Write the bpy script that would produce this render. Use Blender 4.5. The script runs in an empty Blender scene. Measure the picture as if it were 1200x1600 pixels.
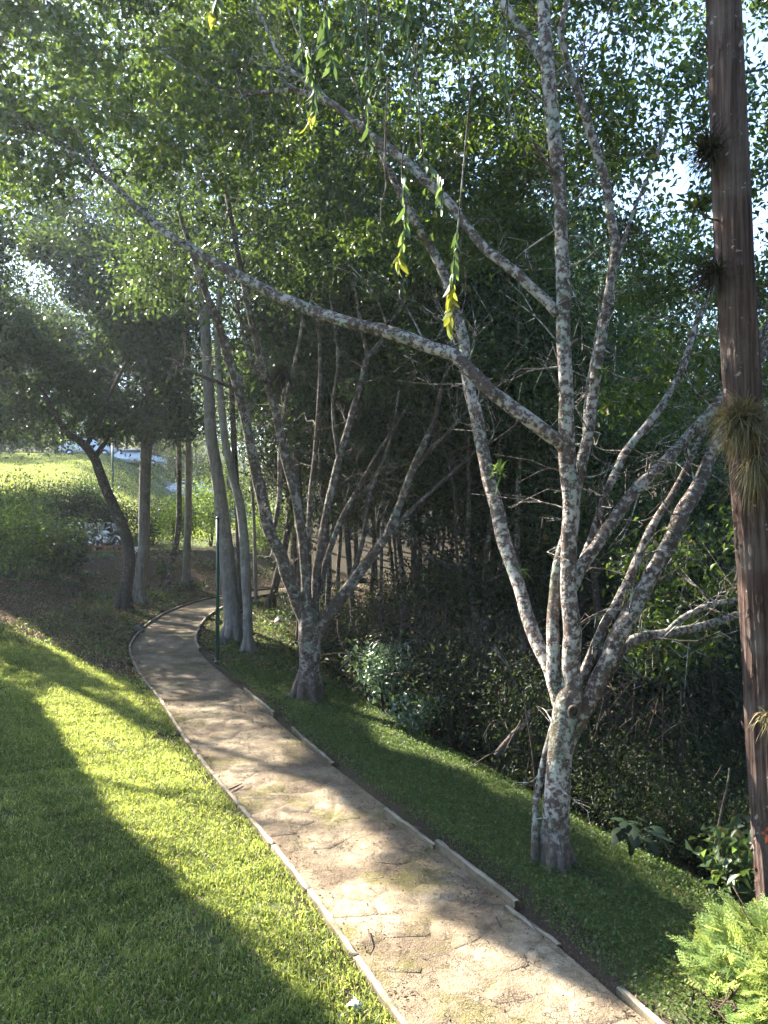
import bpy, bmesh, math, random
import numpy as np
from mathutils import Vector, Matrix

# ------------------------------------------------------------------ camera, sky, sun, exposure
SC = bpy.context.scene
COL = SC.collection
F, CX, HY, H = 1200.0, 600.0, 780.0, 3.5      # focal length, centre column and horizon row in photo pixels, eye height

cam_data = bpy.data.cameras.new('camera')
cam_data.sensor_fit = 'VERTICAL'
cam_data.sensor_height = 36.0
cam_data.lens = 27.0
cam_data.shift_y = -20.0 / 1600.0
cam_data.clip_start = 0.05
cam_data.clip_end = 3000
cam = bpy.data.objects.new('camera', cam_data)
COL.objects.link(cam)
cam.location = (0, 0, H)
cam.rotation_euler = (math.radians(90), 0, 0)
SC.camera = cam

SUN_AZ, SUN_EL = math.radians(52), math.radians(36)     # azimuth measured left of the view direction
SUN = np.array([-math.sin(SUN_AZ) * math.cos(SUN_EL), math.cos(SUN_AZ) * math.cos(SUN_EL), math.sin(SUN_EL)])

world = bpy.data.worlds.new('World')
SC.world = world
world.use_nodes = True
wn = world.node_tree.nodes
bg = wn['Background']
sky = wn.new('ShaderNodeTexSky')
sky.sky_type = 'NISHITA'
sky.sun_disc = False
sky.sun_elevation = SUN_EL
sky.sun_rotation = -SUN_AZ
sky.altitude = 1500
sky.air_density = 1.0
sky.dust_density = 2.0
sky.ozone_density = 1.0
world.node_tree.links.new(sky.outputs[0], bg.inputs[0])
bg.inputs[1].default_value = 0.105

sun_data = bpy.data.lights.new('sun', 'SUN')
sun_data.energy = 5.0
sun_data.angle = math.radians(0.55)
sun_data.color = (1.0, 0.92, 0.78)
sun_ob = bpy.data.objects.new('sun', sun_data)
COL.objects.link(sun_ob)
sun_ob.rotation_euler = Vector(SUN).to_track_quat('Z', 'Y').to_euler()
sun_ob.location = (-20, 20, 30)

HAZE = 0.00055
SC.view_settings.view_transform = 'Standard'
SC.view_settings.look = 'None'
SC.view_settings.gamma = 1.0
SC.view_settings.exposure = 2.85
SC.view_settings.use_curve_mapping = False
SC.render.engine = 'CYCLES'
SC.cycles.max_bounces = 7
SC.cycles.diffuse_bounces = 4
SC.cycles.transmission_bounces = 5
SC.cycles.glossy_bounces = 3
SC.cycles.use_denoising = True
SC.cycles.use_adaptive_sampling = True
SC.cycles.adaptive_threshold = 0.02
SC.cycles.sample_clamp_indirect = 6.0
SC.cycles.volume_bounces = 1
SC.cycles.volume_step_rate = 4.0

RNG = np.random.default_rng(7)
random.seed(7)


# ------------------------------------------------------------------ helpers
def P3(px, py, d):
    """a point at photo position (px, py), d metres ahead"""
    return np.array([(px - CX) / F * d, d, H - (py - HY) / F * d])


def tag(o, label=None, cat=None, group=None, kind=None):
    if label: o['label'] = label
    if cat: o['category'] = cat
    if group: o['group'] = group
    if kind: o['kind'] = kind
    return o


def thing(name, label, cat, loc=(0, 0, 0), rz=0.0, group=None):
    o = bpy.data.objects.new(name, None)
    COL.objects.link(o)
    o.empty_display_size = 0.2
    o.location = tuple(float(c) for c in loc)
    o.rotation_euler = (0, 0, rz)
    return tag(o, label, cat, group)


def link_mesh(name, me, mat=None, parent=None, kind=None):
    o = bpy.data.objects.new(name, me)
    COL.objects.link(o)
    if mat and not me.materials:
        me.materials.append(mat)
    if parent is not None:
        o.parent = parent
    if kind: o['kind'] = kind
    return o


def mesh_np(name, V, faces, tint=None, smooth=True, vattr=None):
    """faces: list of (M,k) integer arrays; tint: per-face float"""
    me = bpy.data.meshes.new(name)
    V = np.asarray(V, dtype=np.float32)
    if not isinstance(faces, (list, tuple)): faces = [faces]
    faces = [np.asarray(f, dtype=np.int32) for f in faces if len(f)]
    loops = np.concatenate([f.ravel() for f in faces])
    tot = np.concatenate([np.full(len(f), f.shape[1], dtype=np.int32) for f in faces])
    start = np.concatenate([[0], np.cumsum(tot)[:-1]]).astype(np.int32)
    me.vertices.add(len(V)); me.vertices.foreach_set('co', V.ravel())
    me.loops.add(len(loops)); me.loops.foreach_set('vertex_index', loops)
    me.polygons.add(len(tot)); me.polygons.foreach_set('loop_start', start)
    me.polygons.foreach_set('loop_total', tot)
    if smooth: me.polygons.foreach_set('use_smooth', np.ones(len(tot), dtype=bool))
    if tint is not None:
        a = me.attributes.new('tint', 'FLOAT', 'FACE')
        a.data.foreach_set('value', np.asarray(tint, dtype=np.float32))
    if vattr:
        for k, v in vattr.items():
            a = me.attributes.new(k, 'FLOAT', 'POINT')
            a.data.foreach_set('value', np.asarray(v, dtype=np.float32))
    me.update(calc_edges=True)
    return me


def norm(v):
    v = np.asarray(v, dtype=float)
    return v / np.maximum(np.linalg.norm(v, axis=-1, keepdims=True), 1e-9)


class Geo:
    """collects vertex and face arrays"""
    def __init__(self): self.V, self.F3, self.F4, self.T3, self.T4, self.n = [], [], [], [], [], 0
    def add(self, V, f3=None, f4=None, tint=0.5):
        if f3 is not None and len(f3):
            self.F3.append(np.asarray(f3) + self.n); self.T3.append(np.broadcast_to(tint, (len(f3),)))
        if f4 is not None and len(f4):
            self.F4.append(np.asarray(f4) + self.n); self.T4.append(np.broadcast_to(tint, (len(f4),)))
        self.V.append(np.asarray(V, dtype=float)); self.n += len(V)
    def mesh(self, name, smooth=True, offset=None):
        V = np.concatenate(self.V)
        if offset is not None: V = V - np.asarray(offset)
        fs, ts = [], []
        if self.F3: fs.append(np.concatenate(self.F3)); ts.append(np.concatenate(self.T3))
        if self.F4: fs.append(np.concatenate(self.F4)); ts.append(np.concatenate(self.T4))
        return mesh_np(name, V, fs, np.concatenate(ts), smooth)


def spline(pts, n_per=6):
    """Catmull-Rom through rows of pts (any width)"""
    p = np.asarray(pts, dtype=float)
    if len(p) < 3:
        t = np.linspace(0, 1, n_per + 1)[:, None]
        return p[0] * (1 - t) + p[-1] * t
    q = np.vstack([2 * p[0] - p[1], p, 2 * p[-1] - p[-2]])
    out = []
    for i in range(1, len(q) - 2):
        t = np.linspace(0, 1, n_per, endpoint=False)[:, None]
        a, b, c, d = q[i - 1], q[i], q[i + 1], q[i + 2]
        out.append(0.5 * ((2 * b) + (-a + c) * t + (2 * a - 5 * b + 4 * c - d) * t ** 2 + (-a + 3 * b - 3 * c + d) * t ** 3))
    out.append(p[-1:])
    return np.vstack(out)


def frames(P):
    T = np.gradient(P, axis=0)
    T = norm(T)
    N = np.zeros_like(P)
    ref = np.array([1.0, 0, 0]) if abs(T[0][0]) < 0.8 else np.array([0, 1.0, 0])
    n = norm(ref - T[0] * np.dot(ref, T[0]))
    for i in range(len(P)):
        n = n - T[i] * np.dot(n, T[i])
        n = n / max(np.linalg.norm(n), 1e-9)
        N[i] = n
    return T, N, np.cross(T, N)


def tube(geo, P, R, sides=10, rough=0.06, seed=0, cap=True, tint=0.5):
    """a limb: rings round P with radii R, knobbly by `rough`"""
    P = np.asarray(P, dtype=float); R = np.asarray(R, dtype=float)
    T, N, B = frames(P)
    a = np.linspace(0, 2 * np.pi, sides, endpoint=False)
    L = np.concatenate([[0], np.cumsum(np.linalg.norm(np.diff(P, axis=0), axis=1))])
    r = random.Random(seed)
    ph = [r.uniform(0, 6.28) for _ in range(6)]
    Rm = np.maximum(R.max(), 1e-4)
    fr = 0.5 / Rm
    k = np.zeros((len(P), sides))
    if rough:
        k += np.sin(2 * a[None, :] + ph[0] + L[:, None] * fr * 0.7) * 0.5
        k += np.sin(3 * a[None, :] + ph[1] - L[:, None] * fr * 1.3) * 0.35
        k += np.sin(L[:, None] * fr * 1.9 + ph[2] + a[None, :]) * 0.5
        k += np.sin(5 * a[None, :] + ph[3] + L[:, None] * fr * 2.9) * 0.22
    rr = R[:, None] * (1 + rough * k)
    V = P[:, None, :] + rr[:, :, None] * (np.cos(a)[None, :, None] * N[:, None, :] + np.sin(a)[None, :, None] * B[:, None, :])
    V = V.reshape(-1, 3)
    n, s = len(P), sides
    i = np.arange(n - 1)[:, None] * s; j = np.arange(s)[None, :]; j2 = (j + 1) % s
    f4 = np.stack([i + j, i + j2, i + s + j2, i + s + j], axis=-1).reshape(-1, 4)
    f3 = None
    if cap:
        V = np.vstack([V, P[-1:] + T[-1:] * R[-1] * 0.5])
        b = (n - 1) * s
        f3 = np.array([[b + q, b + (q + 1) % s, n * s] for q in range(s)])
    geo.add(V, f3, f4, tint)


def leaf_arrays(C, D, U, length, width, fold=0.25, droop=0.15):
    """C base points, D directions, U up hints -> 4 verts and 2 folded triangles each"""
    D = norm(D)
    S = norm(np.cross(D, U))
    Nn = np.cross(S, D)
    n = len(C)
    length = np.broadcast_to(length, (n,))[:, None]; width = np.broadcast_to(width, (n,))[:, None]
    v0 = C
    mid = C + D * length * 0.48
    v1 = mid + S * width * 0.5 + Nn * width * fold
    v3 = mid - S * width * 0.5 + Nn * width * fold
    v2 = C + D * length - Nn * length * droop
    V = np.stack([v0, v1, v2, v3], axis=1).reshape(-1, 3)
    b = np.arange(n)[:, None] * 4
    f = np.concatenate([b + np.array([[0, 2, 1]]), b + np.array([[0, 3, 2]])], axis=1).reshape(-1, 3)
    return V, f


def add_leaves(geo, C, length, width, down=0.25, upn=0.5, rng=RNG, fold=0.25, tint=None, out=None):
    n = len(C)
    D = rng.normal(size=(n, 3)); D = norm(D); D[:, 2] -= down
    if out is not None: D += out
    U = rng.normal(size=(n, 3)) * 0.6; U[:, 2] += upn
    l = length * rng.uniform(0.5, 1.4, n)
    V, f = leaf_arrays(C, D, U, l, l * width / length, fold)
    t = rng.uniform(0, 1, n) if tint is None else np.broadcast_to(tint, (n,))
    geo.add(V, f, None, np.repeat(t, 2))


def vnoise(x, y, s=1.0, seed=0):
    """smooth pseudo noise in about -1..1"""
    a = seed * 1.7
    return (np.sin(x * 1.3 * s + a) * np.cos(y * 1.7 * s - a * 2) + 0.6 * np.sin(x * 2.9 * s - y * 2.3 * s + a * 3)
            + 0.4 * np.cos(x * 5.3 * s + y * 4.1 * s + a)) / 1.7


# ------------------------------------------------------------------ materials
def new_mat(name):
    m = bpy.data.materials.new(name)
    m.use_nodes = True
    nt = m.node_tree
    for n in list(nt.nodes): nt.nodes.remove(n)
    out = nt.nodes.new('ShaderNodeOutputMaterial')
    return m, nt, out


class NB:
    def __init__(self, nt): self.nt = nt
    def n(self, t, **kw):
        o = self.nt.nodes.new(t)
        for k, v in kw.items(): setattr(o, k, v)
        return o
    def l(self, a, b): self.nt.links.new(a, b)
    def noise(self, vec, scale, detail=4, rough=0.55, out='Fac'):
        t = self.n('ShaderNodeTexNoise'); t.inputs['Scale'].default_value = scale
        t.inputs['Detail'].default_value = detail; t.inputs['Roughness'].default_value = rough
        if vec is not None: self.l(vec, t.inputs['Vector'])
        return t.outputs[out]
    def ramp(self, fac, stops):
        r = self.n('ShaderNodeValToRGB'); e = r.color_ramp.elements
        while len(e) < len(stops): e.new(0.5)
        for q, (p, c) in zip(e, stops):
            q.position = p
            q.color = (c, c, c, 1) if isinstance(c, (int, float)) else (*c, 1)
        self.l(fac, r.inputs[0])
        return r.outputs[0]
    def mix(self, fac, a, b, mode='MIX'):
        m = self.n('ShaderNodeMix'); m.data_type = 'RGBA'; m.blend_type = mode
        for k_, v in ((0, fac), (6, a), (7, b)):
            sock = m.inputs[k_]
            if isinstance(v, (int, float)): sock.default_value = v if k_ == 0 else (v, v, v, 1)
            elif isinstance(v, tuple): sock.default_value = (*v, 1)
            else: self.l(v, sock)
        return m.outputs[2]
    def math(self, op, a, b=0.0):
        m = self.n('ShaderNodeMath'); m.operation = op
        for s, v in zip(m.inputs, (a, b)):
            if isinstance(v, (int, float)): s.default_value = v
            else: self.l(v, s)
        return m.outputs[0]
    def pos(self): return self.n('ShaderNodeNewGeometry').outputs['Position']
    def objco(self): return self.n('ShaderNodeTexCoord').outputs['Object']
    def scale(self, vec, s):
        m = self.n('ShaderNodeMapping'); m.inputs['Scale'].default_value = s
        self.l(vec, m.inputs['Vector']); return m.outputs[0]
    def attr(self, name): return self.n('ShaderNodeAttribute', attribute_name=name).outputs['Fac']
    def bump(self, h, strength, dist):
        b = self.n('ShaderNodeBump'); b.inputs['Strength'].default_value = strength; b.inputs['Distance'].default_value = dist
        self.l(h, b.inputs['Height']); return b.outputs[0]
    def principled(self, col, rough=0.8, spec=0.3, normal=None, metal=0.0):
        p = self.n('ShaderNodeBsdfPrincipled')
        if isinstance(col, tuple): p.inputs['Base Color'].default_value = (*col, 1)
        else: self.l(col, p.inputs['Base Color'])
        if isinstance(rough, (int, float)): p.inputs['Roughness'].default_value = rough
        else: self.l(rough, p.inputs['Roughness'])
        p.inputs['Specular IOR Level'].default_value = spec
        p.inputs['Metallic'].default_value = metal
        if normal is not None: self.l(normal, p.inputs['Normal'])
        return p.outputs[0]


def leaf_mat(name, dark, light, trans, tfac=0.45, rough=0.42, spec=0.5, old=None):
    """thin leaf: tint runs dark -> light leaf by leaf; light shines through it"""
    m, nt, out = new_mat(name); b = NB(nt)
    t = b.attr('tint')
    stops = [(0.0, dark), (0.75, light)]
    if old: stops += [(0.94, light), (0.985, old)]
    col = b.ramp(t, stops)
    pr = b.principled(col, rough, spec)
    tr = b.n('ShaderNodeBsdfTranslucent')
    tc = b.ramp(t, [(0.0, tuple(c * 0.35 for c in trans)), (0.55, tuple(c * 0.6 for c in trans)), (0.95, tuple(c * 1.25 for c in trans))])
    b.l(tc, tr.inputs[0])
    mx = b.n('ShaderNodeMixShader'); mx.inputs[0].default_value = tfac
    b.l(pr, mx.inputs[1]); b.l(tr.outputs[0], mx.inputs[2]); b.l(mx.outputs[0], out.inputs[0])
    return m


def plain_mat(name, col, rough=0.6, spec=0.4, metal=0.0, var=0.15, scale=6.0):
    m, nt, out = new_mat(name); b = NB(nt)
    nz = b.noise(b.objco(), scale)
    c = b.mix(b.math('MULTIPLY', nz, var * 2), col, tuple(x * 0.45 for x in col))
    b.l(b.principled(c, rough, spec, None, metal), out.inputs[0])
    return m


def bark_mat(name, base, dark, lichen, cover=0.55, moss=0.3, lich_scale=9.0, pale=0.0, stretch=1.0):
    m, nt, out = new_mat(name); b = NB(nt)
    p = b.pos()
    ps = b.scale(p, (1, 1, stretch))
    n1 = b.noise(ps, 14, 6, 0.6)
    col = b.mix(b.ramp(n1, [(0.35, 0.0), (0.65, 1.0)]), dark, base)
    # lichen plates, large soft-edged and small round ones
    big = b.noise(p, lich_scale, 5, 0.62)
    regional = b.noise(p, 1.6, 3)
    fac = b.ramp(b.math('ADD', b.math('MULTIPLY', big, 0.75), b.math('MULTIPLY', regional, 0.25)),
                 [(1 - cover - 0.03, 0.0), (1 - cover + 0.05, 1.0)])
    vor = b.n('ShaderNodeTexVoronoi'); vor.inputs['Scale'].default_value = lich_scale * 2.1
    b.l(p, vor.inputs['Vector'])
    spots = b.math('MULTIPLY', b.ramp(vor.outputs['Distance'], [(0.22, 1.0), (0.32, 0.0)]), b.ramp(regional, [(0.45, 0.0), (0.6, 1.0)]))
    tone = b.noise(p, 5.0, 3)
    lc = b.mix(tone, lichen, tuple(x * 0.72 for x in lichen))
    lc = b.mix(b.ramp(b.noise(p, 3.1, 3), [(0.5, 0.0), (0.62, 1.0)]), lc, (lichen[0] * 0.62, lichen[1] * 0.78, lichen[2] * 0.72))
    fac2 = b.math('MAXIMUM', fac, spots)
    sz = b.n('ShaderNodeSeparateXYZ'); b.l(p, sz.inputs[0])
    fac2 = b.math('MULTIPLY', fac2, b.ramp(b.math('ADD', sz.outputs['Z'], b.math('MULTIPLY', big, 0.5)), [(0.35, 0.15), (0.7, 1.0)]))   # lichen stops short of the soil
    col = b.mix(b.math('MULTIPLY', fac2, 0.85), col, lc)
    mo = b.ramp(b.noise(b.scale(p, (1, 1, 0.6)), 2.3, 6, 0.7), [(0.62 - moss * 0.3, 0.0), (0.72 - moss * 0.2, 1.0)])
    col = b.mix(b.math('MULTIPLY', mo, 0.75), col, (0.055, 0.05, 0.03))
    hgt = b.math('ADD', b.math('MULTIPLY', n1, 0.8), b.math('MULTIPLY', fac2, 0.35))
    nrm = b.bump(hgt, 0.9, 0.02)
    b.l(b.principled(col, 0.9, 0.15, nrm), out.inputs[0])
    return m


def fibre_bark_mat():
    m, nt, out = new_mat('fibrous_bark'); b = NB(nt)
    p = b.objco()
    f = b.noise(b.scale(p, (26, 26, 1.1)), 1.0, 6, 0.65)
    f2 = b.noise(b.scale(p, (70, 70, 3.0)), 1.0, 4, 0.6)
    col = b.ramp(f, [(0.32, (0.018, 0.012, 0.01)), (0.5, (0.085, 0.055, 0.045)), (0.7, (0.19, 0.135, 0.115))])
    col = b.mix(b.math('MULTIPLY', f2, 0.5), col, (0.05, 0.03, 0.025))
    gr = b.ramp(b.noise(p, 2.2, 4), [(0.5, 0.0), (0.7, 1.0)])
    col = b.mix(b.math('MULTIPLY', gr, 0.45), col, (0.2, 0.17, 0.15))
    li = b.ramp(b.noise(p, 11, 4), [(0.66, 0.0), (0.7, 1.0)])
    col = b.mix(b.math('MULTIPLY', li, 0.7), col, (0.36, 0.36, 0.32))
    nrm = b.bump(b.math('ADD', f, b.math('MULTIPLY', f2, 0.4)), 1.0, 0.02)
    b.l(b.principled(col, 0.92, 0.12, nrm), out.inputs[0])
    return m


M = {}
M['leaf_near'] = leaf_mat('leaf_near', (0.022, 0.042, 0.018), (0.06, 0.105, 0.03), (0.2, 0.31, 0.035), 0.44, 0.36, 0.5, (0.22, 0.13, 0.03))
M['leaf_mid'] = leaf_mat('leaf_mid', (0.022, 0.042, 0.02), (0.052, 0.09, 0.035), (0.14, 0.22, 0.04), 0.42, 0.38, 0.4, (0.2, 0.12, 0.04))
M['leaf_dark'] = leaf_mat('leaf_dark', (0.01, 0.02, 0.01), (0.026, 0.042, 0.018), (0.065, 0.1, 0.022), 0.33, 0.5, 0.2, (0.16, 0.09, 0.04))  # darker copy of the leaf colours, ravine shade partly put in
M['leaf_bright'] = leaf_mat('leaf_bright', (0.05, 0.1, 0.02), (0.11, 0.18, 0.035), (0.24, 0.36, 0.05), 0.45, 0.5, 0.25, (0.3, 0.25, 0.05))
M['leaf_vine'] = leaf_mat('leaf_vine', (0.045, 0.09, 0.04), (0.1, 0.16, 0.06), (0.17, 0.27, 0.06), 0.42, 0.38, 0.5)
M['leaf_yellow'] = leaf_mat('leaf_yellow', (0.15, 0.2, 0.03), (0.24, 0.25, 0.04), (0.42, 0.44, 0.05), 0.5, 0.5, 0.3)
M['leaf_silver'] = leaf_mat('leaf_silver', (0.06, 0.11, 0.06), (0.16, 0.22, 0.14), (0.12, 0.2, 0.07), 0.3, 0.3, 0.7)
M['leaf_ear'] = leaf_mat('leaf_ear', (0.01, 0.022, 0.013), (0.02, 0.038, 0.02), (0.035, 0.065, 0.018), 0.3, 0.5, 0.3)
M['juniper'] = leaf_mat('juniper', (0.11, 0.19, 0.055), (0.3, 0.4, 0.13), (0.56, 0.66, 0.18), 0.5, 0.6, 0.25, (0.25, 0.2, 0.08))
M['grass'] = leaf_mat('grass', (0.055, 0.108, 0.028), (0.22, 0.285, 0.075), (0.54, 0.62, 0.13), 0.5, 0.5, 0.35, (0.42, 0.36, 0.2))
M['clover'] = leaf_mat('clover', (0.04, 0.08, 0.024), (0.095, 0.15, 0.04), (0.19, 0.29, 0.045), 0.42, 0.5, 0.35, (0.2, 0.13, 0.06))
M['straw'] = leaf_mat('straw', (0.1, 0.085, 0.045), (0.3, 0.25, 0.13), (0.25, 0.21, 0.09), 0.35, 0.7, 0.2)
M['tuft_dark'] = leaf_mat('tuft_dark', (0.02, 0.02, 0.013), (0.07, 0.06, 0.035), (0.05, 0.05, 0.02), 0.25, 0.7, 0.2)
M['bromeliad'] = leaf_mat('bromeliad', (0.05, 0.1, 0.03), (0.12, 0.2, 0.06), (0.2, 0.3, 0.06), 0.4, 0.4, 0.4)
M['litter'] = leaf_mat('litter', (0.09, 0.05, 0.03), (0.3, 0.2, 0.12), (0.15, 0.09, 0.04), 0.2, 0.7, 0.2, (0.38, 0.3, 0.2))
M['bark_lichen'] = bark_mat('bark_lichen', (0.135, 0.1, 0.085), (0.055, 0.042, 0.036), (0.52, 0.48, 0.44), 0.49, 0.3, 17.0)
M['bark_fork'] = bark_mat('bark_fork', (0.12, 0.09, 0.075), (0.045, 0.035, 0.03), (0.36, 0.33, 0.3), 0.47, 0.35, 11.0)
M['bark_grey'] = bark_mat('bark_grey', (0.25, 0.225, 0.2), (0.14, 0.125, 0.11), (0.33, 0.31, 0.28), 0.45, 0.05, 4.0, stretch=0.25)
M['bark_dark'] = bark_mat('bark_dark', (0.085, 0.065, 0.052), (0.04, 0.03, 0.026), (0.2, 0.18, 0.16), 0.4, 0.3, 6.0)
M['bark_red'] = fibre_bark_mat()


def ground_mat():
    m, nt, out = new_mat('ground_soil'); b = NB(nt)
    p = b.pos()
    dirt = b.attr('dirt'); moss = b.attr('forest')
    n1 = b.noise(p, 2.4, 6, 0.6); n2 = b.noise(p, 17, 5, 0.65); n3 = b.noise(p, 70, 3, 0.6)
    g = b.mix(n1, (0.055, 0.085, 0.022), (0.1, 0.125, 0.04))
    g = b.mix(b.ramp(n2, [(0.4, 0.0), (0.7, 1.0)]), g, (0.085, 0.07, 0.042))
    d = b.mix(n2, (0.07, 0.05, 0.037), (0.035, 0.026, 0.021))
    d = b.mix(b.ramp(n3, [(0.55, 0.0), (0.7, 1.0)]), d, (0.19, 0.14, 0.1))
    d = b.mix(b.ramp(n1, [(0.5, 0.0), (0.62, 0.7)]), d, (0.05, 0.058, 0.022))
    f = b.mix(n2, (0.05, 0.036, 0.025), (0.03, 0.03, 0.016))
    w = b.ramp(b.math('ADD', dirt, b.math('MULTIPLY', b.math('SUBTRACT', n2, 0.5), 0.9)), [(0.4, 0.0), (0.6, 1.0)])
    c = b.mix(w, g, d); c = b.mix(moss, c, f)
    nrm = b.bump(b.math('ADD', n2, b.math('MULTIPLY', n3, 0.5)), 0.7, 0.03)
    b.l(b.principled(c, 0.95, 0.1, nrm), out.inputs[0])
    return m


def path_mat(name, joint=False):
    """trodden dusty concrete and stone: one mottling over stones and mortar"""
    m, nt, out = new_mat(name); b = NB(nt)
    p = b.pos()
    n1 = b.noise(p, 1.3, 5, 0.6); n2 = b.noise(p, 7.5, 6, 0.65); n3 = b.noise(p, 60, 4, 0.6)
    base = b.ramp(n2, [(0.3, (0.155, 0.118, 0.078)), (0.5, (0.285, 0.228, 0.155)), (0.7, (0.43, 0.36, 0.26))])
    earth = b.mix(n3, (0.14, 0.1, 0.068), (0.06, 0.044, 0.031))
    c = b.mix(b.ramp(b.math('ADD', b.math('MULTIPLY', n1, 0.7), b.math('MULTIPLY', n2, 0.3)), [(0.43, 0.0), (0.57, 0.85)]), base, earth)
    n4 = b.noise(p, 1.1, 7, 0.72)
    mo = b.ramp(n4, [(0.52, 0.0), (0.62, 1.0)])
    gm = b.mix(n2, (0.07, 0.068, 0.02), (0.14, 0.13, 0.03))
    c = b.mix(b.math('MULTIPLY', mo, 0.75), c, gm)
    gr = b.ramp(n3, [(0.58, 0.0), (0.7, 1.0)])
    c = b.mix(b.math('MULTIPLY', gr, 0.6), c, (0.46, 0.39, 0.3))
    dk = b.ramp(b.noise(p, 34, 4, 0.7), [(0.3, 1.0), (0.4, 0.0)])
    c = b.mix(b.math('MULTIPLY', dk, 0.55), c, (0.06, 0.042, 0.03))
    vr = b.n('ShaderNodeTexVoronoi', feature='DISTANCE_TO_EDGE'); vr.inputs['Scale'].default_value = 3.4
    wv = b.n('ShaderNodeVectorMath'); wv.operation = 'ADD'; b.l(p, wv.inputs[0]); b.l(b.noise(p, 6, 3, out='Color'), wv.inputs[1]); b.l(wv.outputs[0], vr.inputs['Vector'])
    crk = b.ramp(vr.outputs['Distance'], [(0.0, 1.0), (0.03, 0.0)])
    crk = b.math('MULTIPLY', crk, b.ramp(b.noise(p, 1.7, 3), [(0.42, 0.0), (0.55, 1.0)]))
    c = b.mix(b.math('MULTIPLY', crk, 0.7), c, (0.05, 0.036, 0.026))
    if joint:
        c = b.mix(0.15, c, (0.06, 0.045, 0.03))
    h = b.math('SUBTRACT', b.math('ADD', b.math('MULTIPLY', n2, 0.8), b.math('MULTIPLY', n3, 0.3)), b.math('MULTIPLY', crk, 0.4))
    nrm = b.bump(h, 0.9, 0.035)
    b.l(b.principled(c, 0.92, 0.15, nrm), out.inputs[0])
    return m


def kerb_mat():
    m, nt, out = new_mat('kerb_concrete'); b = NB(nt)
    p = b.pos()
    n1 = b.noise(p, 3, 5, 0.6); n2 = b.noise(p, 40, 4, 0.6); n3k = b.ramp(b.noise(p, 9, 6, 0.7), [(0.35, 0.0), (0.65, 1.0)])
    c = b.mix(n2, (0.38, 0.33, 0.26), (0.2, 0.17, 0.13))
    c = b.mix(b.ramp(n1, [(0.5, 0.0), (0.66, 0.85)]), c, (0.11, 0.1, 0.055))
    sep = b.n('ShaderNodeSeparateXYZ'); b.l(p, sep.inputs[0])
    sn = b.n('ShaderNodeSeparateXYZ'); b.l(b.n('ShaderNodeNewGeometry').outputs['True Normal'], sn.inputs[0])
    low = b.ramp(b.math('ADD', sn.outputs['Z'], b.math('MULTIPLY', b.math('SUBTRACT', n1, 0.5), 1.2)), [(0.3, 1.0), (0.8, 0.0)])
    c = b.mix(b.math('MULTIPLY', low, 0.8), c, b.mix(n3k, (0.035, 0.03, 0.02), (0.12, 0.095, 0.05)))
    b.l(b.principled(c, 0.92, 0.15, b.bump(n2, 0.6, 0.012)), out.inputs[0])
    return m


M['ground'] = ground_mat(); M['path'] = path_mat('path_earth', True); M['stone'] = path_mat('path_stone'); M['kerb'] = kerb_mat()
M['asphalt'] = plain_mat('asphalt', (0.16, 0.16, 0.165), 0.9, 0.2)
M['green_paint'] = plain_mat('green_paint', (0.008, 0.055, 0.038), 0.5, 0.4)
M['rust'] = plain_mat('rusty_paint', (0.42, 0.13, 0.045), 0.7, 0.3)
M['white_paint'] = plain_mat('white_paint', (0.75, 0.72, 0.66), 0.6, 0.3)
M['chrome'] = plain_mat('chrome', (0.7, 0.7, 0.72), 0.16, 0.5, 1.0, 0.05)
M['black'] = plain_mat('black_rubber', (0.02, 0.02, 0.022), 0.5, 0.4)
M['red_paint'] = plain_mat('red_paint', (0.5, 0.03, 0.02), 0.25, 0.5)
M['silver_paint'] = plain_mat('silver_paint', (0.6, 0.62, 0.65), 0.22, 0.5, 0.3, 0.05)
M['car_white'] = plain_mat('car_white', (0.75, 0.77, 0.8), 0.2, 0.5, 0.0, 0.05)
M['glass'] = plain_mat('car_glass', (0.03, 0.04, 0.05), 0.05, 0.6, 0.0, 0.05)
M['tail'] = plain_mat('tail_lamp', (0.4, 0.02, 0.02), 0.2, 0.5)
M['rock'] = plain_mat('rock', (0.12, 0.105, 0.09), 0.9, 0.2, 0, 0.4, 9)
M['paper'] = plain_mat('paper', (0.7, 0.74, 0.8), 0.7, 0.3, 0, 0.1)
M['orange'] = plain_mat('orange_petal', (0.55, 0.1, 0.02), 0.6, 0.3)

# ------------------------------------------------------------------ terrain
CENTRE = np.array([(9.0, -10), (6.2, -5), (3.4, 0), (1.98, 3), (0.94, 5.12), (-0.11, 7.37), (-1.22, 9.5), (-2.16, 11.35), (-3.05, 13.3),
                   (-4.03, 15.3), (-4.93, 17.36), (-5.45, 19.1), (-5.9, 22.3), (-5.8, 25), (-5.3, 27), (-4.3, 28.9), (-2.6, 30.4),
                   (-0.4, 31.4), (3, 32.2), (9, 33)], dtype=float)
CL = spline(CENTRE, 8)                     # path centre line, x y
CLT = norm(np.gradient(CL, axis=0))
CLL = np.concatenate([[0], np.cumsum(np.linalg.norm(np.diff(CL, axis=0), axis=1))])
HALF = 0.73


def path_s(x, y):
    """signed distance to the path centre line, right of it positive"""
    x = np.asarray(x, float).ravel(); y = np.asarray(y, float).ravel()
    best = np.full(len(x), 1e9); sgn = np.ones(len(x))
    A, Bq = CL[:-1], CL[1:]
    for a, b in zip(A, Bq):
        ab = b - a
        t = np.clip(((x - a[0]) * ab[0] + (y - a[1]) * ab[1]) / (ab @ ab), 0, 1)
        dx, dy = x - a[0] - t * ab[0], y - a[1] - t * ab[1]
        d = dx * dx + dy * dy
        c = ab[0] * dy - ab[1] * dx
        u = d < best
        best[u] = d[u]; sgn[u] = np.where(c[u] > 0, -1, 1)
    return np.sqrt(best) * sgn


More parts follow.
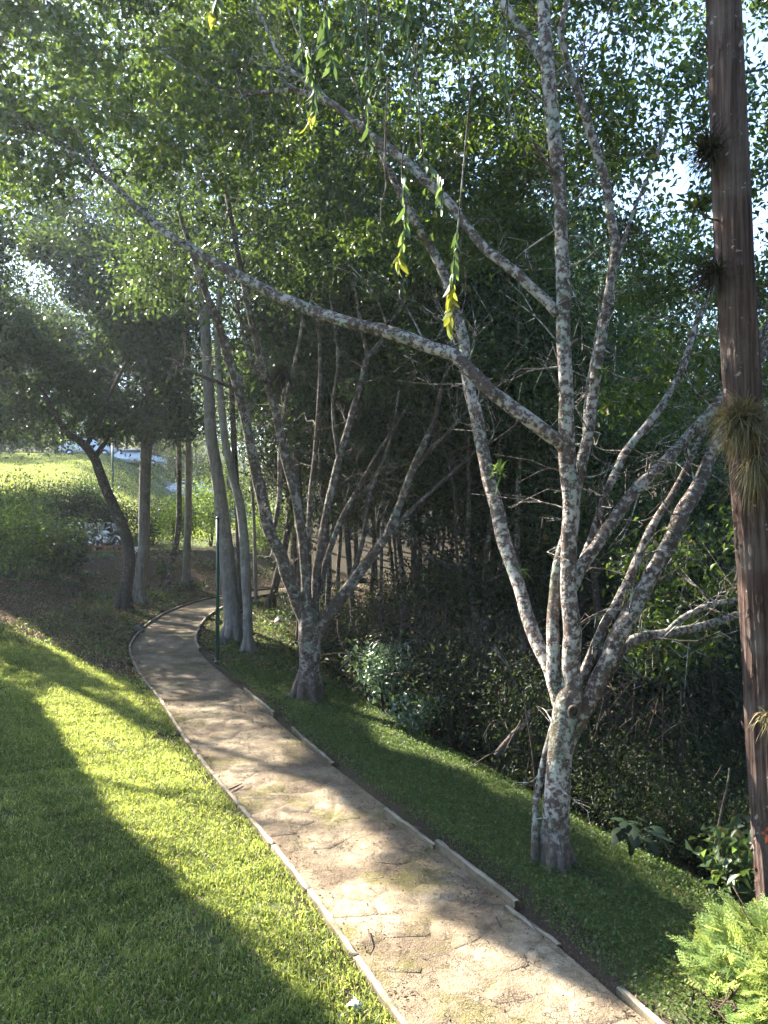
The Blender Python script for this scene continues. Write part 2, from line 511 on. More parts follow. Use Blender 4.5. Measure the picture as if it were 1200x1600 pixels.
def sstep(x, a, b):
    t = np.clip((x - a) / (b - a), 0, 1)
    return t * t * (3 - 2 * t)


def terrain(x, y, s=None):
    x = np.asarray(x, float).ravel(); y = np.asarray(y, float).ravel()
    if s is None: s = path_s(x, y)
    l = np.maximum(-s - 0.80, 0); r = np.maximum(s - 0.82, 0)
    left = 0.055 + 0.17 * l + 0.05 * np.maximum(l - 2.5, 0)
    left = np.where(l > 9, 0.055 + 1.53 + 0.325 + 0.1 * (l - 9), left)
    right = 0.02 - 0.16 * np.minimum(r, 2.0) - 0.5 * np.clip(r - 2.0, 0, 9) - 0.12 * np.clip(r - 11, 0, 60)
    z = np.where(s < 0, left, right)
    z += 0.03 * vnoise(x, y, 1.0, 1) * sstep(np.abs(s), 1.0, 2.0) + 0.25 * vnoise(x, y, 0.25, 3) * sstep(np.abs(s), 6, 14)
    # far left: earth cut up to a parking terrace, then a grassy hill with a road along its top
    wl = 1 - sstep(x, -9.0, -5.0)
    terr = 1.25 * sstep(y, 26.0, 30.2)
    hill = 2.4 * sstep(y, 36.5, 39.5) + np.clip(y - 39, 0, 22) * 0.16
    far = np.maximum(terr + hill * (1 - 0.85 * sstep(x + 0.12 * (y - 40), -20, -10)), 0)
    far = np.minimum(far, 6.9)
    base = np.where(y > 30, np.minimum(z, 1.25), z)
    low = sstep(y, 25.5, 30)
    z = np.where(s < 0, z, z)
    zl = base * (1 - low) + low * np.maximum(far, 0)
    z = np.where((x < -4) & (y > 24), z * (1 - wl) + zl * wl, z)
    # a wooded rise closes the view behind the trees
    z += 7 * sstep(np.hypot(x - 2, y), 60, 140) * (1 - 0.8 * sstep(np.abs(np.arctan2(x, np.maximum(y, 1)) - 0.45), 0.1, 0.3) * 0)
    inside = sstep(np.abs(s), 0.86, 0.74)
    z = z * (1 - inside) - 0.07 * inside
    return z


def tz(x, y): return float(terrain([x], [y])[0])


def ground_px(px, py, dmax=70):
    """the ground point seen at photo position (px, py)"""
    d = np.linspace(3.5, dmax, 2600)
    x = (px - CX) / F * d; z = H - (py - HY) / F * d
    hit = np.nonzero(z <= terrain(x, d))[0]
    k = hit[0] if len(hit) else len(d) - 1
    return np.array([x[k], d[k], terrain([x[k]], [d[k]])[0]])


def axis(segs):
    out = []
    for a, b, st in segs: out.append(np.arange(a, b, st))
    return np.concatenate(out)


def in_poly(x, y, poly):
    c = np.zeros(len(x), bool); n = len(poly)
    for i in range(n):
        x1, y1 = poly[i]; x2, y2 = poly[(i + 1) % n]
        if y1 == y2: continue
        k = ((y1 > y) != (y2 > y)) & (x < (x2 - x1) * (y - y1) / (y2 - y1) + x1)
        c ^= k
    return c


BROWN = [(-300, 850), (-300, 960), (0, 978), (60, 1000), (185, 1060), (238, 1065), (212, 1000), (250, 950), (330, 920), (330, 850)]


def brown(x, y, z):
    """the littered bare strip under the trees at the head of the lawn"""
    yy = np.maximum(y, 1.0)
    return in_poly(CX + x / yy * F, HY + (H - z) / yy * F, BROWN) & (y > 8)


gx = np.concatenate([-np.geomspace(600, 24, 22), axis([(-22, -9, 0.35), (-9, 4.2, 0.11), (4.2, 14, 0.35)]), np.geomspace(14.5, 600, 22)])
gy = np.concatenate([-np.geomspace(200, 10, 9), axis([(-9, 3, 0.5), (3, 33, 0.13), (33, 66, 0.5)]), np.geomspace(67, 900, 20)])
XX, YY = np.meshgrid(gx, gy)
SS = path_s(XX, YY)
ZZ = terrain(XX, YY, SS)
nx, ny = len(gx), len(gy)
ii = (np.arange(ny - 1)[:, None] * nx + np.arange(nx - 1)[None, :]).ravel()
xr, yr = XX.ravel(), YY.ravel()
dirt = np.clip(sstep(np.abs(SS), 1.5, 0.8) * 0.85 + 0.25 * vnoise(xr, yr, 1.2, 5), 0, 1)
dirt = np.maximum(dirt, 0.8 * sstep(yr, 19, 24) * (yr < 36) * (xr < 6))
dirt = np.where((yr > 36) & (xr < -6), 0.15, dirt)
dirt = np.where(brown(xr, yr, ZZ) & (yr < 34), np.maximum(dirt, .85), dirt)
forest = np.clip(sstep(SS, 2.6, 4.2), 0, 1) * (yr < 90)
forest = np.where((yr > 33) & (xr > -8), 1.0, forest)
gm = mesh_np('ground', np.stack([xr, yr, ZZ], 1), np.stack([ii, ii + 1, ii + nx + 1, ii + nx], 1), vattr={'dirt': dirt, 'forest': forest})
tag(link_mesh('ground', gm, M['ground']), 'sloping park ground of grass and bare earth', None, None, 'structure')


# ------------------------------------------------------------------ path with stones
def path_xy(u, v):
    """u metres along the centre line, v metres to the right"""
    u = np.asarray(u, float); v = np.asarray(v, float)
    x = np.interp(u, CLL, CL[:, 0]); y = np.interp(u, CLL, CL[:, 1])
    tx = np.interp(u, CLL, CLT[:, 0]); ty = np.interp(u, CLL, CLT[:, 1])
    return x + ty * v, y - tx * v


def path_z(x, y):
    return 0.012 * vnoise(x, y, 0.9, 2) + 0.006 * vnoise(x, y, 3.1, 8)


us = np.arange(0, CLL[-1], 0.12); vs = np.linspace(-HALF - 0.02, HALF + 0.02, 13)
UU, VV = np.meshgrid(us, vs, indexing='ij')
px_, py_ = path_xy(UU.ravel(), VV.ravel())
pz_ = path_z(px_, py_)
nv = len(vs)
jj = (np.arange(len(us) - 1)[:, None] * nv + np.arange(nv - 1)[None, :]).ravel()
pm = mesh_np('path', np.stack([px_, py_, pz_], 1), np.stack([jj, jj + nv, jj + nv + 1, jj + 1], 1))
path = tag(link_mesh('path', pm, M['path']), 'worn footpath of cracked stones and trodden earth', None, None, 'structure')


def clip_poly(poly, n, c):
    out = []
    for i in range(len(poly)):
        a, b = poly[i], poly[(i + 1) % len(poly)]
        da, db = n[0] * a[0] + n[1] * a[1] - c, n[0] * b[0] + n[1] * b[1] - c
        if da <= 0: out.append(a)
        if (da < 0) != (db < 0) and da != db:
            t = da / (da - db); out.append((a[0] + t * (b[0] - a[0]), a[1] + t * (b[1] - a[1])))
    return out


def u_at_y(y):
    k = np.nonzero(CL[:, 1] > y)[0][0]
    return CLL[k]


U0, U1 = u_at_y(3.6), u_at_y(14.5)
seeds = []
step = 0.36
for i in range(int((U1 - U0) / step) + 1):
    for j in range(4):
        seeds.append((U0 + i * step + random.uniform(-0.15, 0.15) + (0.18 if j % 2 else 0), -0.57 + j * 0.38 + random.uniform(-0.12, 0.12)))
for k, (su, sv) in enumerate(seeds):
    poly = [(su - 0.6, -HALF + 0.01), (su + 0.6, -HALF + 0.01), (su + 0.6, HALF - 0.01), (su - 0.6, HALF - 0.01)]
    for (tu, tv) in seeds:
        dx, dy = tu - su, tv - sv
        L = math.hypot(dx, dy)
        if 0 < L < 1.1:
            nrm_ = (dx / L, dy / L)
            poly = clip_poly(poly, nrm_, nrm_[0] * su + nrm_[1] * sv + L / 2 - random.uniform(.001, .006))
            if len(poly) < 3: break
    if len(poly) < 4: continue
    # roughen the outline a little
    ring = []
    for i in range(len(poly)):
        a, b = poly[i], poly[(i + 1) % len(poly)]
        ring.append(a)
        if math.hypot(a[0] - b[0], a[1] - b[1]) > 0.14:
            ring.append(((a[0] + b[0]) / 2 + random.uniform(-.02, .02), (a[1] + b[1]) / 2 + random.uniform(-.02, .02)))
    ring = np.array(ring); cen = ring.mean(0)
    rr = [cen + (ring - cen) * q for q in (1.0, 0.985, 0.94, 0.6)]
    up = random.uniform(-0.01, 0.005)
    tilt = (random.uniform(-.012, .012), random.uniform(-.012, .012))
    zs = (-0.03, up - 0.006, up, up + 0.005)
    V = []
    for ring_, zz in zip(rr, zs):
        x, y = path_xy(ring_[:, 0], ring_[:, 1])
        z = path_z(x, y) + zz + (ring_ - cen) @ np.array(tilt) * 2
        V.append(np.stack([x, y, z], 1))
    x, y = path_xy(cen[0], cen[1])
    V.append(np.array([[x, y, path_z(x, y) + up + 0.006]]))
    V = np.vstack(V); n = len(ring)
    i = np.arange(n); i2 = (i + 1) % n
    q = np.concatenate([np.stack([r * n + i, r * n + i2, (r + 1) * n + i2, (r + 1) * n + i], 1) for r in range(3)])
    t3 = np.stack([3 * n + i, 3 * n + i2, np.full(n, 4 * n)], 1)
    area = 0.5 * abs(np.sum(ring[:, 0] * np.roll(ring[:, 1], -1) - ring[:, 1] * np.roll(ring[:, 0], -1)))
    if area < 0.02: continue
    link_mesh('paving_stone', mesh_np('paving_stone', V, [t3[:, ::-1], q[:, ::-1]]), M['stone'], path)


# ------------------------------------------------------------------ kerbs
def kerb_piece(parent, u0, u1, side, top0, top1, wdt=0.05, shift=0.0, turn=0.0, name='kerb_stone', n=None):
    """one cast kerb stone between u0 and u1, with worn arrises"""
    n = n or max(3, int((u1 - u0) / 0.1))
    uu = np.linspace(u0, u1, n + 1)
    prof = [(0, -0.2), (0, -0.006), (0.005, 0.0), (wdt - 0.005, 0.0), (wdt, -0.006), (wdt, -0.2)]
    V = []
    for q, u in enumerate(uu):
        t = q / n
        top = top0 * (1 - t) + top1 * t + random.uniform(-.004, .004)
        for (w, z) in prof:
            off = HALF + shift + turn * (t - 0.5) + w + random.uniform(-.003, .003)
            x, y = path_xy(u, side * off)
            V.append((x + random.uniform(-.003, .003), y + random.uniform(-.003, .003), top + z + ((random.uniform(-.007, .003) - (random.uniform(0, .02) if random.random() < .12 else 0)) if z > -0.1 else 0)))
    m = len(prof)
    a = (np.arange(n)[:, None] * m + np.arange(m - 1)[None, :]).ravel()
    q4 = np.stack([a, a + 1, a + m + 1, a + m], 1)
    if side < 0: q4 = q4[:, ::-1]
    caps = [np.arange(m), np.arange(m)[::-1] + n * m]
    me = mesh_np('kerb_stone', V, [q4, np.array(caps)], smooth=False)
    return link_mesh(name, me, M['kerb'], parent)


lk = thing('path_kerb', 'long curving concrete kerb between the lawn and the path', 'kerb', (0, 0, 0)); lk['kind'] = 'structure'
u = u_at_y(1.0); uend = u_at_y(28.5)
while u < uend:
    ln = random.uniform(0.85, 1.15)
    kerb_piece(lk, u, u + ln - 0.006, -1, 0.06 + random.uniform(-.006, .006), 0.06 + random.uniform(-.006, .006), shift=random.uniform(-.005, .005))
    u += ln
edge = [  # right-hand edging, broken: start row and end row in the photo, height, offset, label
    (3.2, 4.95, 0.03, 0.035, 0.02, 'kerb stone lying by the juniper at the path edge'),
    (5.4, 5.98, 0.03, 0.05, -0.03, 'mossy kerb piece half buried in leaf litter near the juniper'),
    (6.02, 7.28, 0.065, 0.1, 0.0, 'tall mossy kerb slab beside the foot of the lichen tree'),
    (7.32, 7.95, 0.05, 0.1, -0.1, 'short tilted kerb slab set inside the line of the tall one'),
    (9.5, 11.3, 0.045, 0.03, 0.05, 'narrow pale kerb strip along the sunny verge'),
    (11.9, 13.3, 0.07, 0.1, 0.0, 'grey kerb slab end sticking up below the forked tree'),
]
for (y0, y1, t0, t1, sh, lab) in edge:
    a, b_ = u_at_y(y0), u_at_y(y1)
    o = kerb_piece(None, a, b_, 1, t0, t1, 0.046, sh, 0.08 * (1 if sh > 0 else -1), 'kerb_slab')
    tag(o, lab, 'kerb', 'broken kerb slabs on the verge side')
rk = thing('path_kerb', 'dark mossy kerb on the inside of the far bend', 'kerb', (0, 0, 0)); rk['kind'] = 'structure'
u = u_at_y(17.3); uend = u_at_y(28.0)
while u < uend:
    kerb_piece(rk, u, u + 0.95, 1, 0.1 + random.uniform(-.01, .01), 0.1 + random.uniform(-.01, .01))
    u += 0.97

# ------------------------------------------------------------------ where the sun comes through (ground patches kept open to it)
OPEN = [  # photo outline of a sunlit patch, share of the leaves above it that is missing
    ([(640, 1640), (520, 1610), (400, 1505), (290, 1425), (200, 1325), (130, 1215), (75, 1130), (110, 1105), (180, 1120), (330, 1215), (470, 1385)], 1.0),
    ([(600, 1640), (1040, 1640), (880, 1510), (780, 1470), (640, 1400), (560, 1330), (400, 1300), (470, 1385)], 1.0),
    ([(400, 1300), (560, 1330), (600, 1300), (500, 1215), (430, 1190), (330, 1195)], 0.85),
    ([(250, 1100), (400, 1095), (480, 1170), (330, 1195)], 0.6),
    ([(0, 985), (60, 1003), (200, 1078), (290, 1160), (190, 1090), (50, 1018), (0, 1000)], 0.95),
    ([(200, 900), (480, 900), (480, 1095), (240, 1100)], 0.72),
    ([(530, 1020), (640, 1020), (700, 1160), (560, 1130)], 0.97),
    ([(480, 1120), (900, 1330), (800, 1330), (560, 1210)], 0.6),
    ([(1030, 1400), (1400, 1400), (1400, 2000), (980, 2000), (940, 1640)], 1.0),
    ([(880, 1500), (1060, 1600), (1060, 1640), (980, 1640)], 0.95),
]


def keep_mask(Pw, rng=RNG, strength=1.0, zg=0.1, least=0.0):
    """False for leaves that would stand between the sun and an open patch"""
    t = (Pw[:, 2] - zg) / SUN[2]
    G = Pw - SUN[None, :] * t[:, None]
    ok = np.ones(len(Pw), bool)
    gy_ = np.maximum(G[:, 1], 0.5)
    qx = CX + G[:, 0] / gy_ * F; qy = HY + (H - zg) / gy_ * F
    front = G[:, 1] > 1.0
    r = rng.uniform(0, 1, len(Pw))
    for poly, p in OPEN:
        if p >= least: ok &= ~(in_poly(qx, qy, poly) & front & (r < (p if p >= .9 else p * strength)))
    return ok


# ------------------------------------------------------------------ trees
LIMB_RNG = np.random.default_rng(3)


def px_limb(pts, k=1.0):
    """[(px, py, depth, width px)] -> points and radii"""
    a = np.array(pts, float)
    Pw = np.array([P3(x, y, d) for x, y, d, w in a])
    R = a[:, 3] * k / 2 / F * a[:, 2]
    if len(Pw) > 6 and R.max() < .16:                                # slight crookedness between the drawn points
        mid = (Pw[1:] + Pw[:-1]) / 2; rm = (R[1:] + R[:-1]) / 2
        mid = mid + LIMB_RNG.normal(size=mid.shape) * rm[:, None] * .13
        n = len(Pw); P2 = np.empty((2 * n - 1, 3)); R2 = np.empty(2 * n - 1)
        P2[::2] = Pw; P2[1::2] = mid; R2[::2] = R; R2[1::2] = rm * LIMB_RNG.uniform(.93, 1.06, n - 1)
        Pw, R = P2, R2
    sp = spline(np.column_stack([Pw, R]), 5)
    return sp[:, :3], np.maximum(sp[:, 3], 0.003)


def attach_twigs(skel, rad, clusters, geo, seed, wander=0.25, rmax=0.03):
    """grow a twig from the nearest wood to every leaf cluster"""
    skel = list(map(np.asarray, skel)); rad = list(rad)
    rng = np.random.default_rng(seed)
    S = np.array(skel); Rr = np.array(rad)
    d0 = [np.min(np.linalg.norm(S - c, axis=1)) for c in clusters]
    for k in np.argsort(d0):
        c = clusters[k]
        dd = np.linalg.norm(S - c, axis=1) + np.maximum(S[:, 2] - c[2], 0) * 0.4
        i = int(np.argmin(dd)); a = S[i]; L = np.linalg.norm(c - a)
        n = max(4, int(L / 0.3))
        t = np.linspace(0, 1, n + 1)[:, None]
        w = rng.normal(size=(n + 1, 3)) * wander * 0.14 * L; w[0] = 0
        bow = np.sin(t * np.pi) * np.array([[0, 0, 0.12 * L]])
        Pp = a * (1 - t) + c * t + w + bow
        r0 = min(Rr[i] * 0.6, rmax, 0.006 + 0.007 * L)
        R = r0 * (1 - t[:, 0]) + 0.003
        tube(geo, Pp, R, 5 if r0 > 0.012 else 4, 0.05, int(rng.integers(1e6)), False)
        S = np.vstack([S, Pp[1:]]); Rr = np.concatenate([Rr, R[1:]])


def cluster_points(clusters, per, spread, rng, flat=0.6):
    n = len(clusters)
    c = np.repeat(np.asarray(clusters), per, axis=0)
    s = np.repeat(rng.uniform(0.6, 1.4, n), per)[:, None] * spread
    off = rng.normal(size=(len(c), 3)) * s; off[:, 2] *= flat
    return c + off


def nearest_tone(C, clusters, rng):
    """leaf tone: part common to the spray it grows on (backlit and dark clumps put into colour), part its own"""
    w = .5 + .5 * np.sin(C[:, 0] * 2.1 + 1.3 * np.sin(C[:, 2] * 1.7)) * np.sin(C[:, 1] * 1.6 + C[:, 2] * 2.3)
    t = np.clip(.15 + .5 * w + rng.normal(size=len(C)) * .2, 0, .93)
    return w, np.where(rng.uniform(0, 1, len(C)) < .02, .99, t)


def twiglets(geo, clusters, rng, k=3, ln=0.5):
    for c in clusters:
        for _ in range(k):
            d = norm(rng.normal(size=3)); d[2] = abs(d[2]) * 0.3
            Pp = np.array([c, c + d * ln * 0.5 + rng.normal(size=3) * 0.04, c + d * ln + np.array([0, 0, -0.06])])
            tube(geo, Pp, np.array([0.005, 0.004, 0.002]), 3, 0, 0, False)


def hand_tree(name, label, cat, base, trunk, limbs, clusters, per, spread, leaf, bark, leafm, seed, sides=16, rough=0.07,
              group=None, limb_sides=12, carve=1.0, extra=(), leafw=0.5, down=0.25, twk=3, twn=3.2):
    """a tree drawn limb by limb; clusters are where its leaves sit"""
    rng = np.random.default_rng(seed)
    root = thing(name, label, cat, base, 0, group)
    g = Geo(); Pt, Rt = trunk
    tube(g, Pt, Rt, sides, rough, seed)
    link_mesh('trunk', g.mesh('trunk', offset=base), bark, root)
    r0 = float(np.interp(base[2] + .25, Pt[:, 2], Rt))
    if r0 > .09:                                                       # buttress roots spreading into the soil
        for q in range(6):
            a = q * 1.047 + rng.uniform(-.35, .35); L = r0 * rng.uniform(1.3, 2.4); dv = np.array([np.cos(a), np.sin(a)])
            Q = [np.append(base[:2] + dv * r0 * .45, base[2] + r0 * 2.6)]
            for f, up, tw in ((.5, .4, 0), (1.0, -.05, .15), (1.5, -.4, .3)):
                c = base[:2] + np.array([np.cos(a + tw * rng.uniform(-1, 1)), np.sin(a + tw * rng.uniform(-1, 1))]) * (r0 * .6 + L * f * .6)
                Q.append(np.append(c, tz(c[0], c[1]) + r0 * up))
            Q = spline(np.array(Q), 5); g = Geo(); tube(g, Q, np.linspace(r0 * .55, r0 * .2, len(Q)), 9, .1, q)
            link_mesh('root', g.mesh('root', offset=base), bark, root)
    skel, rad = [*Pt], [*Rt]
    for q, (Pl, Rl) in enumerate(limbs):
        g = Geo(); tube(g, Pl, Rl, limb_sides if Rl.max() > 0.03 else 7, rough, seed + q + 1)
        link_mesh('limb', g.mesh('limb', offset=base), bark, root)
        skel += [*Pl]; rad += [*Rl]
    if len(clusters):
        clusters = np.asarray(clusters)
        if carve: clusters = clusters[keep_mask(clusters, rng, float(carve), least=.9)]
        g = Geo()
        attach_twigs(skel[len(Pt) // 2:], rad[len(Pt) // 2:], clusters, g, seed + 99)
        if twk: twiglets(g, clusters, rng, twk)
        for Pl, Rl in limbs:                                         # bare twigs along the thinner limbs
            if Rl.max() > .14: continue
            L = np.linalg.norm(np.diff(Pl, axis=0), axis=1).sum()
            for _ in range(int(L * twn)):
                q = int(rng.integers(len(Pl) // 4, len(Pl))); dv = norm(rng.normal(size=3) + np.array([0, 0, .35])) * rng.uniform(.25, .9)
                e0 = Pl[q]; e1 = e0 + dv * .5 + rng.normal(size=3) * .06; e2 = e0 + dv + rng.normal(size=3) * .1
                tube(g, spline(np.array([e0, e1, e2]), 3), np.linspace(min(.011, Rl[q] * .5), .0025, 7), 4, .05, 1, False)
                for _ in range(2): tube(g, np.array([e1, e1 + (e2 - e1) * .5 + rng.normal(size=3) * .08, e1 + (e2 - e1) * .8 + rng.normal(size=3) * .2]), np.array([.006, .004, .002]), 4, .05, 1, False)
        for e in extra: tube(g, *e, 5, 0.05, 1, False)
        link_mesh('twigs', g.mesh('twigs', offset=base), bark, root, 'stuff')
        C = cluster_points(clusters, per, spread * .85, rng)
        if carve: C = C[keep_mask(C, rng, float(carve))]
        _, idx = nearest_tone(C, clusters, rng)
        g = Geo(); add_leaves(g, C, leaf, leaf * leafw, down, 0.6, rng, tint=idx)
        link_mesh('crown', g.mesh('crown', smooth=False, offset=base), leafm, root, 'stuff')
    return root


def px_clusters(n, x0, x1, y0, y1, d0, d1, rng, power=1.0):
    px = rng.uniform(x0, x1, n); py = y0 + (y1 - y0) * rng.uniform(0, 1, n) ** power; d = rng.uniform(d0, d1, n)
    return np.stack([(px - CX) / F * d, d, H - (py - HY) / F * d], 1)


# --- the lichen-covered tree on the verge
rngA = np.random.default_rng(11)
baseA = ground_px(866, 1352); dA = baseA[1]
trunkA = px_limb([(864, 1385, dA, 84), (866, 1352, dA, 66), (867, 1315, dA, 54), (869, 1250, dA, 50), (874, 1190, dA, 47), (880, 1145, dA, 48), (886, 1105, dA, 50), (892, 1070, dA, 36)], .8)
limbsA = [px_limb(q, .76) for q in (
    # central stem
    [(888, 1115, dA, 40), (893, 1060, dA, 37), (894, 980, dA, 36), (889, 850, dA, 34), (886, 720, dA - .05, 34), (885, 620, dA - .1, 30), (880, 500, dA - .1, 28),
     (877, 380, dA - .1, 27), (870, 250, dA - .1, 27), (857, 120, dA - .1, 28), (850, 20, dA, 26), (848, -120, dA, 20), (870, -300, dA + .3, 10)],
    # left leaning limb behind
    [(874, 1100, dA + .1, 30), (858, 1045, dA + .25, 27), (828, 975, dA + .5, 28), (803, 890, dA + .8, 29), (778, 800, dA + 1.1, 29), (752, 690, dA + 1.4, 27), (732, 600, dA + 1.6, 25),
     (722, 520, dA + 1.8, 22), (696, 435, dA + 2, 20), (655, 355, dA + 2.2, 19), (615, 280, dA + 2.4, 15), (570, 190, dA + 2.7, 10), (540, 80, dA + 3, 5)],
    # stem left of centre that passes behind and leans right
    [(876, 1110, dA + .05, 30), (864, 1050, dA + .1, 28), (864, 960, dA + .2, 25), (872, 880, dA + .3, 22), (893, 810, dA + .35, 22), (910, 720, dA + .4, 24), (925, 630, dA + .45, 22),
     (943, 510, dA + .5, 21), (961, 385, dA + .5, 20), (947, 285, dA + .5, 19), (918, 190, dA + .45, 18), (890, 110, dA + .4, 15), (876, 50, dA + .3, 12), (900, -60, dA + .3, 8)],
    # twin of it, to its left
    [(905, 760, dA + .45, 14), (915, 690, dA + .6, 14), (918, 620, dA + .7, 13), (935, 520, dA + .8, 12), (955, 430, dA + .9, 9), (990, 330, dA + 1.1, 7), (1040, 210, dA + 1.4, 5)],
    # long limb sweeping left over the path
    [(884, 705, dA - .05, 30), (862, 682, dA - .1, 30), (825, 655, dA - .15, 29), (765, 610, dA - .1, 28), (705, 553, dA, 28), (640, 530, dA + .15, 27), (560, 508, dA + .3, 25), (480, 482, dA + .5, 23),
     (400, 445, dA + .7, 21), (330, 408, dA + .9, 19), (265, 368, dA + 1.1, 17), (205, 315, dA + 1.3, 14), (150, 265, dA + 1.5, 11), (85, 215, dA + 1.8, 8), (0, 175, dA + 2.1, 6), (-120, 120, dA + 2.4, 3)],
    # upper limb sweeping left
    [(872, 490, dA - .1, 22), (845, 462, dA - .05, 21), (805, 425, dA, 20), (755, 385, dA + .1, 19), (700, 315, dA + .2, 18), (645, 262, dA + .3, 17), (580, 212, dA + .4, 16), (515, 160, dA + .5, 14),
     (465, 142, dA + .6, 11), (400, 145, dA + .7, 9), (340, 140, dA + .9, 6), (250, 80, dA + 1.2, 4)],
    [(520, 163, dA + .5, 10), (475, 125, dA + .6, 9), (440, 95, dA + .7, 7), (415, 40, dA + .8, 6), (370, -60, dA + 1, 4)],
    # top left fork
    [(856, 110, dA - .1, 18), (830, 65, dA, 17), (797, 22, dA + .1, 15), (765, -30, dA + .2, 12), (690, -160, dA + .5, 6)],
    # big right limb
    [(880, 1195, dA + .1, 22), (902, 1135, dA + .05, 27), (934, 1065, dA + .1, 36), (962, 1000, dA + .15, 36), (1003, 925, dA + .25, 34), (1050, 840, dA + .4, 32), (1092, 758, dA + .6, 29),
     (1128, 680, dA + .8, 27), (1170, 590, dA + 1, 24), (1230, 480, dA + 1.3, 18), (1280, 330, dA + 1.6, 10)],
    # bluish limb between
    [(898, 1075, dA + .2, 18), (915, 1045, dA + .25, 20), (945, 975, dA + .35, 20), (978, 915, dA + .5, 19), (1015, 830, dA + .7, 16), (1052, 770, dA + .9, 14), (1085, 705, dA + 1.1, 11), (1115, 640, dA + 1.3, 7), (1150, 560, dA + 1.6, 3)],
    # limb that crosses to the right from the central stem
    [(893, 920, dA + .15, 24), (912, 880, dA + .25, 26), (945, 832, dA + .35, 26), (990, 770, dA + .5, 25), (1045, 715, dA + .7, 24), (1110, 645, dA + .9, 22), (1160, 575, dA + 1.2, 16), (1220, 470, dA + 1.5, 9)],
    # slender limb rising right
    [(903, 890, dA + .4, 16), (925, 840, dA + .5, 16), (945, 775, dA + .6, 16), (978, 705, dA + .8, 16), (1030, 640, dA + 1, 15), (1068, 572, dA + 1.1, 13), (1086, 510, dA + 1.2, 12), (1112, 455, dA + 1.3, 10), (1150, 330, dA + 1.5, 6)],
    # low limb to the right
    [(950, 1050, dA + .2, 24), (985, 1003, dA + .4, 22), (1050, 988, dA + .7, 19), (1110, 975, dA + 1, 17), (1200, 940, dA + 1.4, 13), (1300, 880, dA + 1.8, 8)],
    [(1035, 993, dA + .6, 10), (1068, 965, dA + .7, 12), (1110, 945, dA + .8, 11), (1160, 934, dA + 1, 9), (1240, 900, dA + 1.3, 5)],
    # small stem at the foot, on the left
    [(838, 1352, dA - .02, 24), (836, 1300, dA, 15), (838, 1250, dA + .05, 13), (848, 1195, dA + .1, 12), (862, 1140, dA + .1, 12), (876, 1105, dA + .1, 10)],
    # dead snag on the central stem
    [(866, 272, dA - .15, 10), (850, 250, dA - .25, 8), (834, 222, dA - .35, 5), (830, 212, dA - .37, 2)],
)]
clA = np.vstack([
    px_clusters(130, -60, 480, -260, 300, dA + .8, dA + 3.5, rngA), px_clusters(90, -160, 400, -420, 200, dA + 2, dA + 5, rngA),
    px_clusters(90, 430, 880, -260, 240, dA + 1.2, dA + 4, rngA), px_clusters(40, 560, 860, 200, 420, dA + 2, dA + 4, rngA),
    px_clusters(75, 850, 1260, -260, 330, dA + .9, dA + 3.5, rngA), px_clusters(14, 880, 1120, -120, 160, dA + .9, dA + 3, rngA), px_clusters(34, 960, 1240, 330, 640, dA + 1.6, dA + 4, rngA),
    px_clusters(26, 1000, 1280, 800, 1040, dA + 1.2, dA + 2.8, rngA)])
hand_tree('lichen_tree', 'large many-stemmed tree blotched with white lichen, its longest limb sweeping over the path', 'tree', baseA, trunkA, limbsA,
          clA, 165, 0.25, 0.1, M['bark_lichen'], M['leaf_near'], 21, sides=22, rough=0.06, limb_sides=14)

kc = P3(897, 1112, dA - .155)
g = Geo(); a_ = np.linspace(0, 2 * np.pi, 13)
ring_ = np.stack([np.cos(a_) * .045, np.full(13, 0.0), np.sin(a_) * .055], 1); tube(g, kc + ring_, np.full(13, .015), 8, .45, 5, False)
link_mesh('knot', g.mesh('knot', offset=baseA), M['bark_dark'], bpy.data.objects['lichen_tree'])
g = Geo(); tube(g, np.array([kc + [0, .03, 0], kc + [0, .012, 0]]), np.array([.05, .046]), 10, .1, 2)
link_mesh('hollow_shade', g.mesh('hollow_shade', offset=baseA), M['tuft_dark'], bpy.data.objects['lichen_tree'])  # solid dark disc stands in for the shade inside the knot

